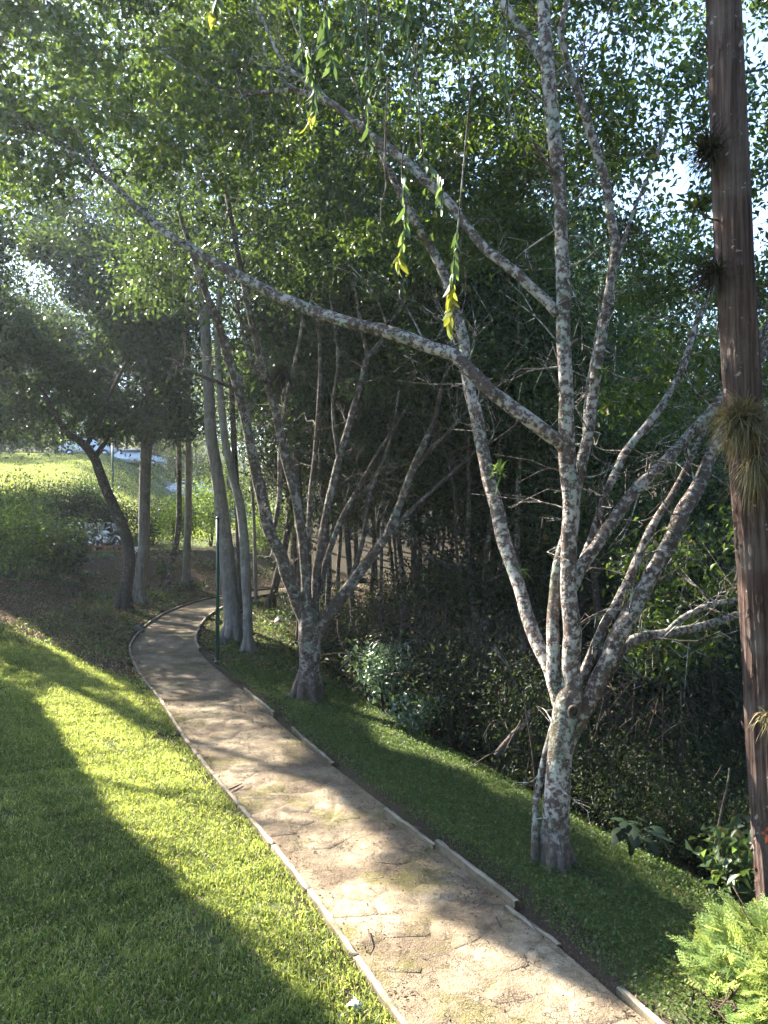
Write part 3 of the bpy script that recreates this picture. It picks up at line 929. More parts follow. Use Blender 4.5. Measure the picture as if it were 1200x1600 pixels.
# --- the forked tree further up the path
rngB = np.random.default_rng(12)
baseB = ground_px(484, 1094); dB = baseB[1]
trunkB = px_limb([(484, 1112, dB, 52), (484, 1094, dB, 42), (485, 1070, dB, 35), (485, 1030, dB, 32), (484, 990, dB, 34), (483, 955, dB, 30)])
limbsB = [px_limb(q, .85) for q in (
    [(478, 985, dB, 22), (466, 945, dB, 24), (447, 895, dB - .1, 24), (425, 840, dB - .2, 22), (410, 780, dB - .3, 21), (396, 720, dB - .4, 20), (378, 630, dB - .6, 18), (356, 555, dB - .8, 17), (335, 490, dB - 1, 14),
     (312, 430, dB - 1.1, 11), (280, 330, dB - 1.3, 7)],
    [(482, 975, dB, 18), (478, 900, dB, 19), (471, 830, dB, 18), (458, 760, dB, 17), (440, 690, dB, 17), (425, 620, dB, 15), (405, 555, dB, 14), (388, 480, dB, 12), (372, 400, dB, 10), (350, 280, dB, 6)],
    [(488, 975, dB + .1, 18), (495, 890, dB + .2, 16), (508, 810, dB + .3, 14), (529, 720, dB + .4, 13), (552, 640, dB + .5, 12), (574, 560, dB + .6, 11), (600, 525, dB + .8, 8), (650, 440, dB + 1.1, 5)],
    [(490, 1000, dB, 24), (512, 962, dB, 23), (540, 925, dB, 21), (575, 877, dB + .1, 18), (603, 838, dB + .2, 16), (628, 780, dB + .3, 14), (655, 710, dB + .4, 12), (680, 655, dB + .5, 10), (692, 600, dB + .6, 8), (720, 500, dB + .9, 5)],
    [(486, 950, dB + .2, 12), (482, 870, dB + .4, 11), (485, 780, dB + .6, 10), (494, 690, dB + .8, 9), (500, 560, dB + 1.1, 6), (490, 420, dB + 1.4, 4)],
    [(498, 930, dB + .2, 12), (512, 870, dB + .4, 11), (534, 810, dB + .6, 10), (562, 760, dB + .8, 9), (590, 710, dB + 1, 7), (640, 630, dB + 1.3, 5)],
    [(640, 745, dB + .3, 9), (670, 705, dB + .5, 8), (710, 665, dB + .7, 7), (760, 600, dB + 1.1, 4)],
    [(372, 610, dB - .6, 9), (350, 600, dB - .7, 8), (320, 590, dB - .9, 6), (260, 560, dB - 1.2, 4)],
    [(422, 610, dB, 9), (400, 580, dB - .1, 8), (380, 520, dB - .2, 6), (360, 420, dB - .3, 4)],
    [(425, 840, dB - .2, 10), (436, 780, dB + .1, 9), (438, 700, dB + .3, 8), (448, 620, dB + .5, 7), (470, 520, dB + .8, 5), (480, 400, dB + 1, 3)],
    [(540, 925, dB, 9), (566, 850, dB + .4, 8), (578, 770, dB + .7, 7), (610, 690, dB + 1, 6), (625, 600, dB + 1.3, 4)],
    [(603, 838, dB + .2, 8), (650, 790, dB + .3, 7), (705, 740, dB + .5, 6), (760, 690, dB + .8, 4)],
    [(529, 720, dB + .4, 7), (520, 640, dB + .5, 6), (528, 560, dB + .6, 5), (515, 460, dB + .8, 3)],
    [(575, 560, dB + .6, 8), (565, 510, dB + .7, 7), (552, 440, dB + .8, 5), (540, 330, dB + 1, 3)],
)]
clB = np.vstack([px_clusters(120, 180, 620, 60, 470, dB - 1, dB + 3, rngB), px_clusters(40, 600, 900, 180, 560, dB, dB + 4, rngB), px_clusters(60, 250, 700, -120, 140, dB - .5, dB + 3, rngB),
                 px_clusters(26, 420, 760, 560, 700, dB + 1.5, dB + 4, rngB)])
hand_tree('forked_tree', 'tree forking low into a fan of dark stems at the far side of the verge', 'tree', baseB, trunkB, limbsB, clB, 180, 0.36, 0.115,
          M['bark_fork'], M['leaf_mid'], 31, sides=16, limb_sides=10)

# --- pale straight trunks by the bend
def straight_tree(label, pts, bark, leafm, clusters, per, spread, leaf, seed, name='gum_tree', group='pale trunks at the bend of the path', limbs=(), carve=.6):
    base = ground_px(pts[0][0], pts[0][1]); d = base[1]
    rows = [(pts[0][0], pts[0][1] + 0.25 * F / d, d, pts[0][2] * 1.35)] + [(x, y, d + dd, w) for (x, y, w, *r) in pts for dd in [(r[0] if r else 0)]]
    tr = px_limb(rows)
    lm = [px_limb([(x, y, d + dd, w) for (x, y, w, dd) in q]) for q in limbs]
    return hand_tree(name, label, 'tree', base, tr, lm, clusters(d) if clusters else [], per, spread, leaf, bark, leafm, seed, sides=14, rough=0.035, group=group, limb_sides=9, carve=carve)


rngC = np.random.default_rng(13)
straight_tree('thick pale grey trunk just behind the dark green lamp post', [(366, 998, 30), (362, 950, 26), (356, 890, 25), (349, 820, 22), (339, 740, 19), (330, 680, 18), (325, 590, 17), (318, 450, 15), (310, 250, 11), (305, 50, 8)],
              M['bark_grey'], M['leaf_mid'], lambda d: px_clusters(120, 60, 480, -60, 380, d, d + 5, rngC), 190, 0.6, 0.12, 41,
              limbs=[[(322, 520, 8, 0), (290, 440, 7, .3), (240, 360, 4, .6)], [(316, 400, 7, 0), (350, 300, 6, .4), (390, 180, 4, .8)]])
straight_tree('slimmer pale trunk right of the lamp post, bent left near its top', [(388, 1018, 18), (387, 960, 15), (384, 900, 15), (381, 840, 15), (374, 785, 14), (362, 735, 13), (352, 690, 12), (345, 620, 11), (340, 520, 9), (350, 380, 7), (360, 240, 5)],
              M['bark_grey'], M['leaf_mid'], lambda d: px_clusters(60, 240, 560, 60, 420, d, d + 4, rngC), 190, 0.55, 0.12, 42)
straight_tree('thin dark trunk squeezed between the two pale trunks', [(377, 985, 12), (376, 900, 11), (372, 800, 10), (366, 700, 9), (360, 560, 7)], M['bark_dark'], M['leaf_mid'],
              lambda d: px_clusters(20, 280, 460, 330, 560, d, d + 3, rngC), 120, 0.5, 0.1, 43)
straight_tree('short dark leaning trunk on the sunny earth beyond the bend', [(423, 950, 13), (428, 925, 12), (436, 890, 12), (446, 850, 10), (456, 780, 8), (470, 680, 6)], M['bark_dark'], M['leaf_mid'],
              lambda d: px_clusters(24, 380, 560, 560, 800, d, d + 4, rngC), 150, 0.55, 0.1, 44)
straight_tree('very thin sunlit trunk beyond the bend', [(400, 943, 6), (399, 900, 6), (397, 820, 5), (392, 700, 5), (390, 560, 4)], M['bark_grey'], M['leaf_bright'],
              lambda d: px_clusters(24, 340, 470, 560, 860, d + 1, d + 5, rngC), 140, 0.5, 0.1, 45)
straight_tree('crooked dark trunk leaning over the earth bank below the motorcycles', [(193, 952, 24), (196, 925, 20), (202, 885, 18), (199, 845, 18), (186, 810, 17), (168, 770, 16), (155, 735, 15), (147, 715, 14), (128, 692, 12), (100, 670, 9), (60, 600, 6)],
              M['bark_dark'], M['leaf_mid'], lambda d: np.vstack([px_clusters(150, -80, 300, 500, 680, d - 1, d + 3, rngC), px_clusters(130, -140, 330, 360, 560, d - 2, d + 3, rngC)]), 260, 0.5, 0.165, 46,
              name='bank_tree', group='trees along the foot of the bank', limbs=[[(148, 716, 9, 0), (158, 700, 8, .1), (172, 680, 6, .3), (210, 620, 4, .6)], [(135, 698, 8, 0), (160, 640, 6, -.3), (200, 560, 4, -.6)]])
straight_tree('smooth grey trunk standing beside the crooked dark one', [(214, 942, 24), (219, 900, 19), (225, 850, 18), (226, 760, 17), (229, 690, 17), (230, 580, 15), (228, 420, 12), (222, 240, 8)],
              M['bark_grey'], M['leaf_mid'], lambda d: np.vstack([px_clusters(130, -60, 340, 0, 520, d, d + 5, rngC), px_clusters(150, -140, 280, 230, 520, d, d + 6, rngC)]), 210, 0.65, 0.13, 47, group='trees along the foot of the bank')
straight_tree('thin trunk leaning right at the foot of the earth bank', [(260, 925, 10), (268, 885, 9), (277, 840, 9), (280, 780, 8), (279, 650, 7), (276, 500, 6)], M['bark_fork'], M['leaf_mid'],
              lambda d: px_clusters(44, 190, 380, 330, 680, d, d + 4, rngC), 170, 0.6, 0.11, 48, group='trees along the foot of the bank')
straight_tree('pale upright trunk with peeling bark at the end of the earth bank', [(292, 915, 13), (292, 870, 12), (294, 800, 11), (294, 700, 10), (293, 560, 9), (291, 400, 7)], M['bark_grey'], M['leaf_bright'],
              lambda d: px_clusters(44, 220, 420, 560, 860, d + 2, d + 7, rngC), 140, 0.5, 0.1, 49, group='trees along the foot of the bank')

# --- redwood at the right edge
dR = 6.9
baseR = np.array([(1222 - CX) / F * dR, dR, 0.0]); baseR[2] = tz(baseR[0], baseR[1])
pyb = HY + (H - baseR[2]) / F * 0 + (H - baseR[2]) * F / dR
rt = px_limb([(1226, pyb + 40, dR, 78), (1222, pyb, dR, 66), (1214, 1380, dR, 58), (1200, 1200, dR, 56), (1184, 900, dR, 55), (1160, 600, dR, 53), (1143, 300, dR, 52), (1131, 0, dR, 49), (1118, -320, dR, 42), (1105, -700, dR, 30)])
root = thing('redwood_tree', 'tall straight conifer trunk with stringy reddish bark at the right edge', 'tree', baseR)
Pd = spline(rt[0], 9); Rd = np.interp(np.linspace(0, 1, len(Pd)), np.linspace(0, 1, len(rt[1])), rt[1])
T_, N_, B_ = frames(Pd)
sd = 72; aa = np.linspace(0, 2 * np.pi, sd, endpoint=False)
Lr = np.concatenate([[0], np.cumsum(np.linalg.norm(np.diff(Pd, axis=0), axis=1))])
ridge = np.zeros((len(Pd), sd))
for q in range(9):
    k = [5, 7, 9, 11, 13, 17, 19, 23, 29][q]
    ridge += np.abs(np.sin(k * 0.5 * aa[None, :] + RNG.uniform(0, 6) + 0.35 * np.sin(Lr[:, None] * RNG.uniform(0.6, 2.4) + q))) * (0.5 if k < 12 else 0.35)
ridge = (ridge - ridge.mean()) / ridge.std()
rad_ = Rd[:, None] * (1 + 0.045 * ridge + 0.03 * np.sin(2 * aa[None, :] + 1 + Lr[:, None] * .3))
Vr = (Pd[:, None, :] + rad_[:, :, None] * (np.cos(aa)[None, :, None] * N_[:, None, :] + np.sin(aa)[None, :, None] * B_[:, None, :])).reshape(-1, 3) - baseR
i_ = np.arange(len(Pd) - 1)[:, None] * sd; j_ = np.arange(sd)[None, :]; j2_ = (j_ + 1) % sd
link_mesh('trunk', mesh_np('trunk', Vr, np.stack([i_ + j_, i_ + j2_, i_ + sd + j2_, i_ + sd + j_], -1).reshape(-1, 4)), M['bark_red'], root)
# lifted bark strips
g = Geo()
for q in range(300):
    k = RNG.integers(2, len(Pd) - 6); a0 = RNG.uniform(0, 6.28); ln = RNG.integers(2, 5); w = RNG.uniform(0.012, 0.03)
    ks = np.arange(k, k + ln)
    cc = np.cos(a0) * N_[ks] + np.sin(a0) * B_[ks]; ss = -np.sin(a0) * N_[ks] + np.cos(a0) * B_[ks]
    lift = (0.012 + 0.02 * np.linspace(1, 0, ln) ** 2 * RNG.uniform(0, 1.4))[:, None]
    mid = Pd[ks] + cc * (Rd[ks][:, None] * 1.03 + lift)
    sw = (w * np.sin(np.linspace(0.5, 2.8, ln)))[:, None]
    V = np.stack([mid - ss * sw - cc * 0.012, mid, mid + ss * sw - cc * 0.012], 1).reshape(-1, 3)
    f4 = []
    for r in range(ln - 1):
        for c in range(2): f4.append((r * 3 + c, r * 3 + c + 1, r * 3 + c + 4, r * 3 + c + 3))
    g.add(V, None, np.array(f4))
link_mesh('bark_strips', g.mesh('bark_strips', offset=baseR), M['bark_red'], root, 'stuff')
g = Geo()
for (py, sgn, ln) in ((455, 1, .35), (350, -1, .25), (905, 1, .3), (120, 1, .3)):
    c = P3(np.interp(py, [0, 300, 600, 900, 1200], [1131, 1143, 1160, 1184, 1200]), py, dR)
    tube(g, np.array([c, c + np.array([sgn * (0.15 + ln * .5), -.05, .04]), c + np.array([sgn * (.15 + ln), -.1, .12])]), np.array([.012, .008, .003]), 6, .1, py)
link_mesh('twigs', g.mesh('twigs', offset=baseR), M['bark_red'], root, 'stuff')
clR = px_clusters(60, 1000, 1400, -900, -250, dR - 1, dR + 2, RNG)
C = cluster_points(clR, 120, 0.4, RNG); g = Geo(); add_leaves(g, C, 0.07, 0.025, 0.4, 0.5)
link_mesh('crown', g.mesh('crown', smooth=False, offset=baseR), M['leaf_mid'], root, 'stuff')

# ------------------------------------------------------------------ woods behind: a few kinds, copied
def copy_tree(o, loc, rz, sc, label=None, group=None):
    c = o.copy(); COL.objects.link(c)
    c.location = loc; c.rotation_euler = (0, 0, rz); c.scale = (sc, sc, sc)
    if label: c['label'] = label
    if group: c['group'] = group
    for ch in o.children:
        k = ch.copy(); COL.objects.link(k); k.parent = c
    return c


def wood_proto(seed, height, stems, spread, ncl, per, leaf, bark, leafm, crown_from=0.3, cr=2.2):
    rng = np.random.default_rng(seed)
    root = thing('forest_tree', '', 'tree', (0, 0, 0))
    skel, rad = [], []
    g = Geo()
    lim = Geo()
    for q in range(stems):
        a = rng.uniform(0, 6.28); lean = rng.uniform(0.02, spread)
        n = 9; t = np.linspace(0, 1, n)
        hgt = height * rng.uniform(0.8, 1)
        x = np.cos(a) * lean * hgt * t ** 1.2 + np.cumsum(rng.normal(size=n)) * 0.07 * (t > 0)
        y = np.sin(a) * lean * hgt * t ** 1.2 + np.cumsum(rng.normal(size=n)) * 0.07 * (t > 0)
        Pp = spline(np.stack([x - x[0], y - y[0], -0.5 + (hgt + .5) * t], 1), 4)
        r0 = rng.uniform(0.07, 0.14) * (1.3 if stems == 1 else 0.85)
        R = r0 * (1 - np.linspace(0, 1, len(Pp)) * 0.85)
        tube(g, Pp, R, 9, 0.06, seed + q)
        k = int(len(Pp) * crown_from); skel += [*Pp[k:]]; rad += [*R[k:]]
        for b in range(5):
            k = rng.integers(int(len(Pp) * crown_from), len(Pp) - 4); a2 = rng.uniform(0, 6.28); L = rng.uniform(.8, 1.1) * cr
            d = np.array([np.cos(a2), np.sin(a2), rng.uniform(.3, 1.1)])
            Q = spline(np.array([Pp[k], Pp[k] + d * L * .5 + rng.normal(size=3) * .12, Pp[k] + d * L + np.array([0, 0, .2])]), 5)
            tube(lim, Q, np.linspace(R[k] * .55, .008, len(Q)), 6, .05, b)
            skel += [*Q]; rad += [*np.linspace(R[k] * .55, .008, len(Q))]
    S = np.array(skel)
    link_mesh('trunk', g.mesh('trunk'), bark, root)
    link_mesh('limbs', lim.mesh('limbs'), bark, root, 'stuff')
    z = height * (crown_from + (1.05 - crown_from) * rng.uniform(0, 1, ncl))
    prof = np.sin(np.clip((z / height - crown_from) / (1.08 - crown_from), 0.05, 1) * np.pi) ** 0.6
    a = rng.uniform(0, 6.28, ncl); rr = cr * np.sqrt(rng.uniform(0.05, 1, ncl)) * (0.4 + 0.6 * prof)
    top = S[S[:, 2] > height * .5].mean(0)
    cl = np.stack([top[0] * z / height + np.cos(a) * rr, top[1] * z / height + np.sin(a) * rr, z], 1)
    tw = Geo(); attach_twigs(skel, rad, cl, tw, seed, rmax=0.02)
    link_mesh('twigs', tw.mesh('twigs'), bark, root, 'stuff')
    C = cluster_points(cl, per, 0.42, rng); g = Geo(); add_leaves(g, C, leaf, leaf * .5, .25, .6, rng)
    link_mesh('crown', g.mesh('crown', smooth=False), leafm, root, 'stuff')
    return root


protos = [wood_proto(101, 13, 1, .1, 80, 150, .14, M['bark_dark'], M['leaf_mid'], .48, 2.6),
          wood_proto(102, 11, 3, .22, 85, 150, .14, M['bark_fork'], M['leaf_dark'], .3, 2.6),
          wood_proto(103, 15, 1, .06, 72, 150, .15, M['bark_fork'], M['leaf_mid'], .5, 2.3),
          wood_proto(104, 9, 4, .3, 85, 150, .13, M['bark_dark'], M['leaf_dark'], .22, 2.7)]
LAB = ['single-stemmed dark woodland tree among the shaded woods behind the path', 'low woodland tree forking into three stems in the shaded woods', 'tall slim pale-barked woodland tree rising out of the shaded woods',
       'bushy woodland tree with many dark stems in the shaded ravine']
rngW = np.random.default_rng(5)
spots = []
def try_spot(px, d, kind, sc):
    x = (px - CX) / F * d
    if any((x - a) ** 2 + (d - b) ** 2 < 1.5 for a, b, *_ in spots): return
    if abs(path_s([x], [d])[0]) < 1.6: return
    spots.append((x, d, kind, sc))
for d, n, x0, x1 in ((16, 4, 640, 1240), (19, 5, 560, 1250), (22, 7, 500, 1260), (26, 8, 450, 1260), (30, 9, 400, 1260), (35, 6, 330, 1260), (41, 6, 300, 1280), (48, 6, 280, 1300), (56, 6, 280, 1300)):
    for k in range(n):
        try_spot(x0 + (x1 - x0) * (k + rngW.uniform(.1, .9)) / n, d + rngW.uniform(-1.5, 1.5), int(rngW.integers(0, 4)), rngW.uniform(.8, 1.15))
def zone(px, d):
    z = ('left of the lamp post' if px < 335 else 'behind the forked tree' if px < 560 else 'between forked and lichen tree' if px < 760 else
         'behind the lichen tree' if px < 930 else 'under the right-hand lichen limbs' if px < 1120 else 'by the redwood')
    return z, ('at the ravine edge' if d < 21 else 'in mid woods' if d < 33 else 'far back in the woods')


for d, n, x0, x1 in ((66, 9, -200, 420), (74, 10, -200, 480), (84, 11, -200, 700)):        # tree line beyond the hill road
    for k in range(n):
        px = x0 + (x1 - x0) * (k + rngW.uniform(.1, .9)) / n; dd = d + rngW.uniform(-2, 3)
        spots.append(((px - CX) / F * dd, dd, (0, 1, 2)[k % 3], rngW.uniform(.9, 1.3)))
for px, d, kind, sc in ((-140, 44, 1, 1.4), (-50, 41, 1, 1.2), (20, 70, 1, 1.2), (110, 70, 1, 1.2), (60, 73, 3, 1.5), (170, 74, 1, 1.3)): spots.append(((px - CX) / F * d, d, kind, sc))
for (x, d, kind, sc) in ((8.5, 2.5, 1, 1.3), (5, -1.5, 0, 1.2), (3, -4.5, 3, 1.4), (11, 6.5, 3, 1.3), (9, 5, 0, 1.1), (7, 0, 1, 1.2), (10, -4, 2, 1), (5.5, -6, 0, 1.1), (-1, -8, 1, 1.1), (-7, -7, 2, 1), (-9, -2, 0, 1.1), (12, 9, 1, 1.2), (13, 2, 3, 1.2), (2, -12, 0, 1.2)):   # unseen woods carried on round the viewpoint, trees added to block sky light
    spots.append((x, d, kind, sc))
for d, n in ((19, 4), (23, 7), (27, 8), (32, 9), (38, 9)):                                 # many slim stems stand behind the forked tree
    for k in range(n):
        px = 440 + 420 * (k + rngW.uniform(.1, .9)) / n; dd = d + rngW.uniform(-1.5, 1.5)
        spots.append(((px - CX) / F * dd, dd, (0, 2)[k % 2], rngW.uniform(.7, 1.1)))
KIND = ['single dark-stemmed tree', 'tree forked into three stems', 'tall slim pale-barked tree', 'bushy many-stemmed dark tree']
used = set()
for (x, d, kind, sc) in spots:
    px = x / max(d, 3) * F + CX
    if px > 900 and d < 40: sc *= 0.8
    loc = (x, d, tz(x, d) - .05); rz = rngW.uniform(0, 6.28)
    if kind not in used:
        o = protos[kind]; used.add(kind); o.location = loc; o.rotation_euler = (0, 0, rz); o.scale = (sc, sc, sc)
    else: o = copy_tree(protos[kind], loc, rz, sc)
    a_, b_ = zone(px, d)
    if d > 62: o['label'] = KIND[kind] + ' beyond the hill road, ' + ('behind the crooked trunk' if px < 200 else 'behind the pale trunks'); o['group'] = 'tree line beyond the hill road'
    elif abs(px - 600) > 680: o['label'] = KIND[kind] + ' in unseen woods added beside the viewpoint'; o['group'] = 'unseen trees added beside the viewpoint'
    elif d > 43 and px < 100: o['label'] = KIND[kind] + ' standing on the grassy hill at the left edge'; o['group'] = 'trees on the hill'
    else: o['label'] = KIND[kind] + ' ' + b_ + ', ' + a_; o['group'] = 'woodland trees behind the path'

# trees beyond the left edge of the frame, between the lawn and the sun
DARK = [(-250, 1050), (0, 1045), (75, 1130), (130, 1215), (200, 1325), (290, 1425), (400, 1505), (500, 1590), (560, 1640), (560, 1900), (-400, 1900)]


def shade_tree(x, y, hgt, seed, label, carve=1.0, ncl=150, cr=3.4, crown_from=.35, cl=None, per=150):
    rng = np.random.default_rng(seed)
    base = np.array([x, y, tz(x, y)])
    Pp = spline(base + np.array([[0, 0, -.3], [.05, 0, hgt * .3], [-.1, .1, hgt * .6], [.1, 0, hgt * .95]]), 8)
    limbs = []
    for q in range(6):
        k = rng.integers(12, 22); a = q * 1.05 + rng.uniform(0, .6)
        d = np.array([np.cos(a), np.sin(a), .7]); L = cr * .9
        Q = spline(np.array([Pp[k], Pp[k] + d * L * .5, Pp[k] + d * L * .9]), 6); limbs.append((Q, np.linspace(.07, .015, len(Q))))
    v = norm(rng.normal(size=(ncl, 3))) * (rng.uniform(.1, 1, ncl) ** .4)[:, None]
    c2 = base + np.array([0, 0, hgt * (.5 + crown_from / 2)]) + v * np.array([cr, cr, hgt * (1 - crown_from) * .5])
    cl = c2 if cl is None else np.vstack([c2, cl])
    return hand_tree('shade_tree', label, 'tree', base, (Pp, np.linspace(.2, .05, len(Pp))), limbs, cl, per, .42, .13, M['bark_dark'], M['leaf_mid'], seed, carve=carve, group='trees up the slope left of the lawn')


# the crown that shades the lower lawn: it stands sunward of the dark half of the grass
rs = np.random.default_rng(60)
x = rs.uniform(-6, 0, 6000); y = rs.uniform(3.2, 14, 6000)
k = in_poly(CX + x / y * F, HY + (H - .25) / y * F, DARK)
Gd = np.stack([x[k], y[k], np.full(k.sum(), .25)], 1)[:260]
clD = Gd + SUN * rs.uniform(8.5, 12.5, len(Gd))[:, None]
shade_tree(clD[:, 0].mean() - .5, clD[:, 1].mean(), 8.2, 61, 'leafy tree just up the slope from the lawn, shading its lower corner', ncl=10, cr=2.0, cl=clD, per=230)
VERGE = [(410, 1095), (470, 1110), (560, 1140), (700, 1200), (860, 1300), (1000, 1450), (1060, 1540), (1000, 1560), (860, 1470), (720, 1335), (550, 1215)]
BANK = [(-200, 860), (250, 860), (330, 930), (200, 1000), (60, 990), (-200, 930)]
x = rs.uniform(-6, 5, 9000); y = rs.uniform(3.2, 16, 9000)
k = in_poly(CX + x / y * F, HY + (H + .1) / y * F, VERGE)
Gv = np.stack([x[k], y[k], np.full(k.sum(), -.1)], 1)[:150]
clV = Gv + SUN * rs.uniform(15, 21, len(Gv))[:, None]  # leaf clusters added sunward of the verge to shade it
TOP = [(-60, 925), (60, 935), (210, 1015), (245, 1085), (330, 1190), (390, 1275), (360, 1270), (250, 1170), (170, 1105), (60, 1050), (-60, 1010)]
x = rs.uniform(-12, 0, 9000); y = rs.uniform(8, 24, 9000)
k = in_poly(CX + x / y * F, HY + (H - .45) / y * F, TOP)
Gt = np.stack([x[k], y[k], np.full(k.sum(), .45)], 1)[:110]
clV = np.vstack([clV, Gt + SUN * rs.uniform(9, 15, len(Gt))[:, None]])  # more clusters added to shade the head of the lawn
nv_ = np.linalg.norm(clV[:, :2] - np.array([-13.5, 15.5]), axis=1) < np.linalg.norm(clV[:, :2] - np.array([-15.5, 21]), axis=1)
shade_tree(-13.5, 15.5, 11, 62, 'second leafy tree up the slope, level with the forked tree', ncl=60, cr=3.0, cl=clV[nv_], per=200)
shade_tree(-15.5, 21, 12, 63, 'third leafy tree up the slope, above the earth bank', ncl=90, cr=3.2, cl=clV[~nv_], per=200)
x = rs.uniform(-16, -6, 9000); y = rs.uniform(15, 32, 9000)
k = in_poly(CX + x / y * F, HY + (H - .6) / y * F, BANK)
clK = (np.stack([x[k], y[k], np.full(k.sum(), .6)], 1)[:420]); clK = clK + SUN * rs.uniform(9, 15, len(clK))[:, None]  # terrace trees added, their leaves set sunward to shade the bank
shade_tree(-18.5, 31.5, 9, 65, 'leafy tree added left of the motorcycles to shade the earth bank', ncl=60, cr=3.2, carve=.5, cl=clK, per=150)
shade_tree(-23, 34, 9, 66, 'leafy tree added further left on the terrace to shade the bank', ncl=130, cr=3.4, carve=.5)

# ------------------------------------------------------------------ shrubs and undergrowth
def shrub(name, label, base, hgt, rad, n, leaf, leafm, seed, group=None, stems=9, lw=.5, carve=False, bark=None):
    rng = np.random.default_rng(seed)
    root = thing(name, label, 'shrub', base, 0, group)
    g = Geo(); tips = []
    for q in range(stems):
        a = rng.uniform(0, 6.28); r = rad * rng.uniform(.2, .9); h = hgt * rng.uniform(.5, .95)
        Pp = spline(np.array([[0, 0, -.1], [np.cos(a) * r * .4, np.sin(a) * r * .4, h * .55], [np.cos(a) * r, np.sin(a) * r, h]]) + rng.normal(size=(3, 3)) * .03, 4)
        tube(g, Pp, np.linspace(.014, .004, len(Pp)), 5, .1, q); tips += [*Pp[3:]]
    link_mesh('stems', g.mesh('stems'), bark or M['bark_dark'], root, 'stuff')
    tips = np.array(tips)
    C = tips[rng.integers(0, len(tips), n)] + rng.normal(size=(n, 3)) * np.array([rad * .22, rad * .22, hgt * .12])
    C[:, 2] = np.abs(C[:, 2])
    g = Geo(); add_leaves(g, C, leaf, leaf * lw, .2, .7, rng)
    link_mesh('foliage', g.mesh('foliage', smooth=False), leafm, root, 'stuff')
    return root


b0 = ground_px(590, 1118)
shrub('leafy_shrub', 'pale silvery-green leafy shrub catching the sun beside the forked tree', b0 + np.array([.15, .5, 0]), 1.15, .75, 1500, .1, M['leaf_silver'], 71, 'shrubs at the edge of the verge', 22)
b0 = ground_px(650, 1150)
shrub('leafy_shrub', 'low pale shrub spilling down the verge below the silvery one', b0 + np.array([0, .3, 0]), .6, .6, 900, .085, M['leaf_silver'], 72, 'shrubs at the edge of the verge', 18)
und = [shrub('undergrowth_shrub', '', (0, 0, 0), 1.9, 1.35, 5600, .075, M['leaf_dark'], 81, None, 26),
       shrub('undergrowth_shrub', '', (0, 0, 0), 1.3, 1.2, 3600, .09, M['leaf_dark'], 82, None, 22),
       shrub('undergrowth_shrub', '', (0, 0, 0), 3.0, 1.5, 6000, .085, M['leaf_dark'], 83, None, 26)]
ULAB = ['shadowy rounded bush', 'low broad-leaved bush', 'tall dark ragged bush']
cnt = 0
for d, n, x0, x1 in ((9.3, 4, 900, 1250), (10.8, 5, 800, 1260), (12.5, 6, 700, 1260), (14.5, 8, 610, 1260), (17, 9, 560, 1280), (20, 10, 520, 1280), (24, 11, 470, 1280), (29, 9, 440, 1280), (36, 8, 330, 1280), (44, 8, 300, 1280), (53, 8, 260, 1300)):
    for k in range(n):
        px = x0 + (x1 - x0) * (k + rngW.uniform(.1, .9)) / n; dd = d + rngW.uniform(-.8, .8); x = (px - CX) / F * dd
        if path_s([x], [dd])[0] < (3.2 if dd < 25 else 2): continue
        kind = int(rngW.integers(0, 3)) if d > 11 else int(rngW.integers(0, 2)); sc = rngW.uniform(.75, 1.15) * (1 + max(d - 20, 0) / 50)
        if d < 11: sc *= .62
        loc = (x, dd, tz(x, dd) - .05); rz = rngW.uniform(0, 6.28)
        src = und[kind]
        if not src.get('label'):
            o = src; o.location = loc; o.rotation_euler = (0, 0, rz); o.scale = (sc,) * 3
        else: o = copy_tree(src, loc, rz, sc)
        a_, b_ = zone(px, dd); o['label'] = ULAB[kind] + ' ' + b_ + ', ' + a_; o['group'] = 'undergrowth in the ravine'
for k in range(16):
    px = -150 + 560 * (k + rngW.uniform(.1, .9)) / 16; dd = 68 + rngW.uniform(-1.5, 3); x = (px - CX) / F * dd
    o = copy_tree(und[2], (x, dd, tz(x, dd) - .1), rngW.uniform(0, 6.28), rngW.uniform(1.2, 1.7))
    o['label'] = 'dark hedge bush beyond the hill road, ' + ('above the crooked trunk' if px < 200 else 'among the pale trunks'); o['group'] = 'hedge beyond the hill road'
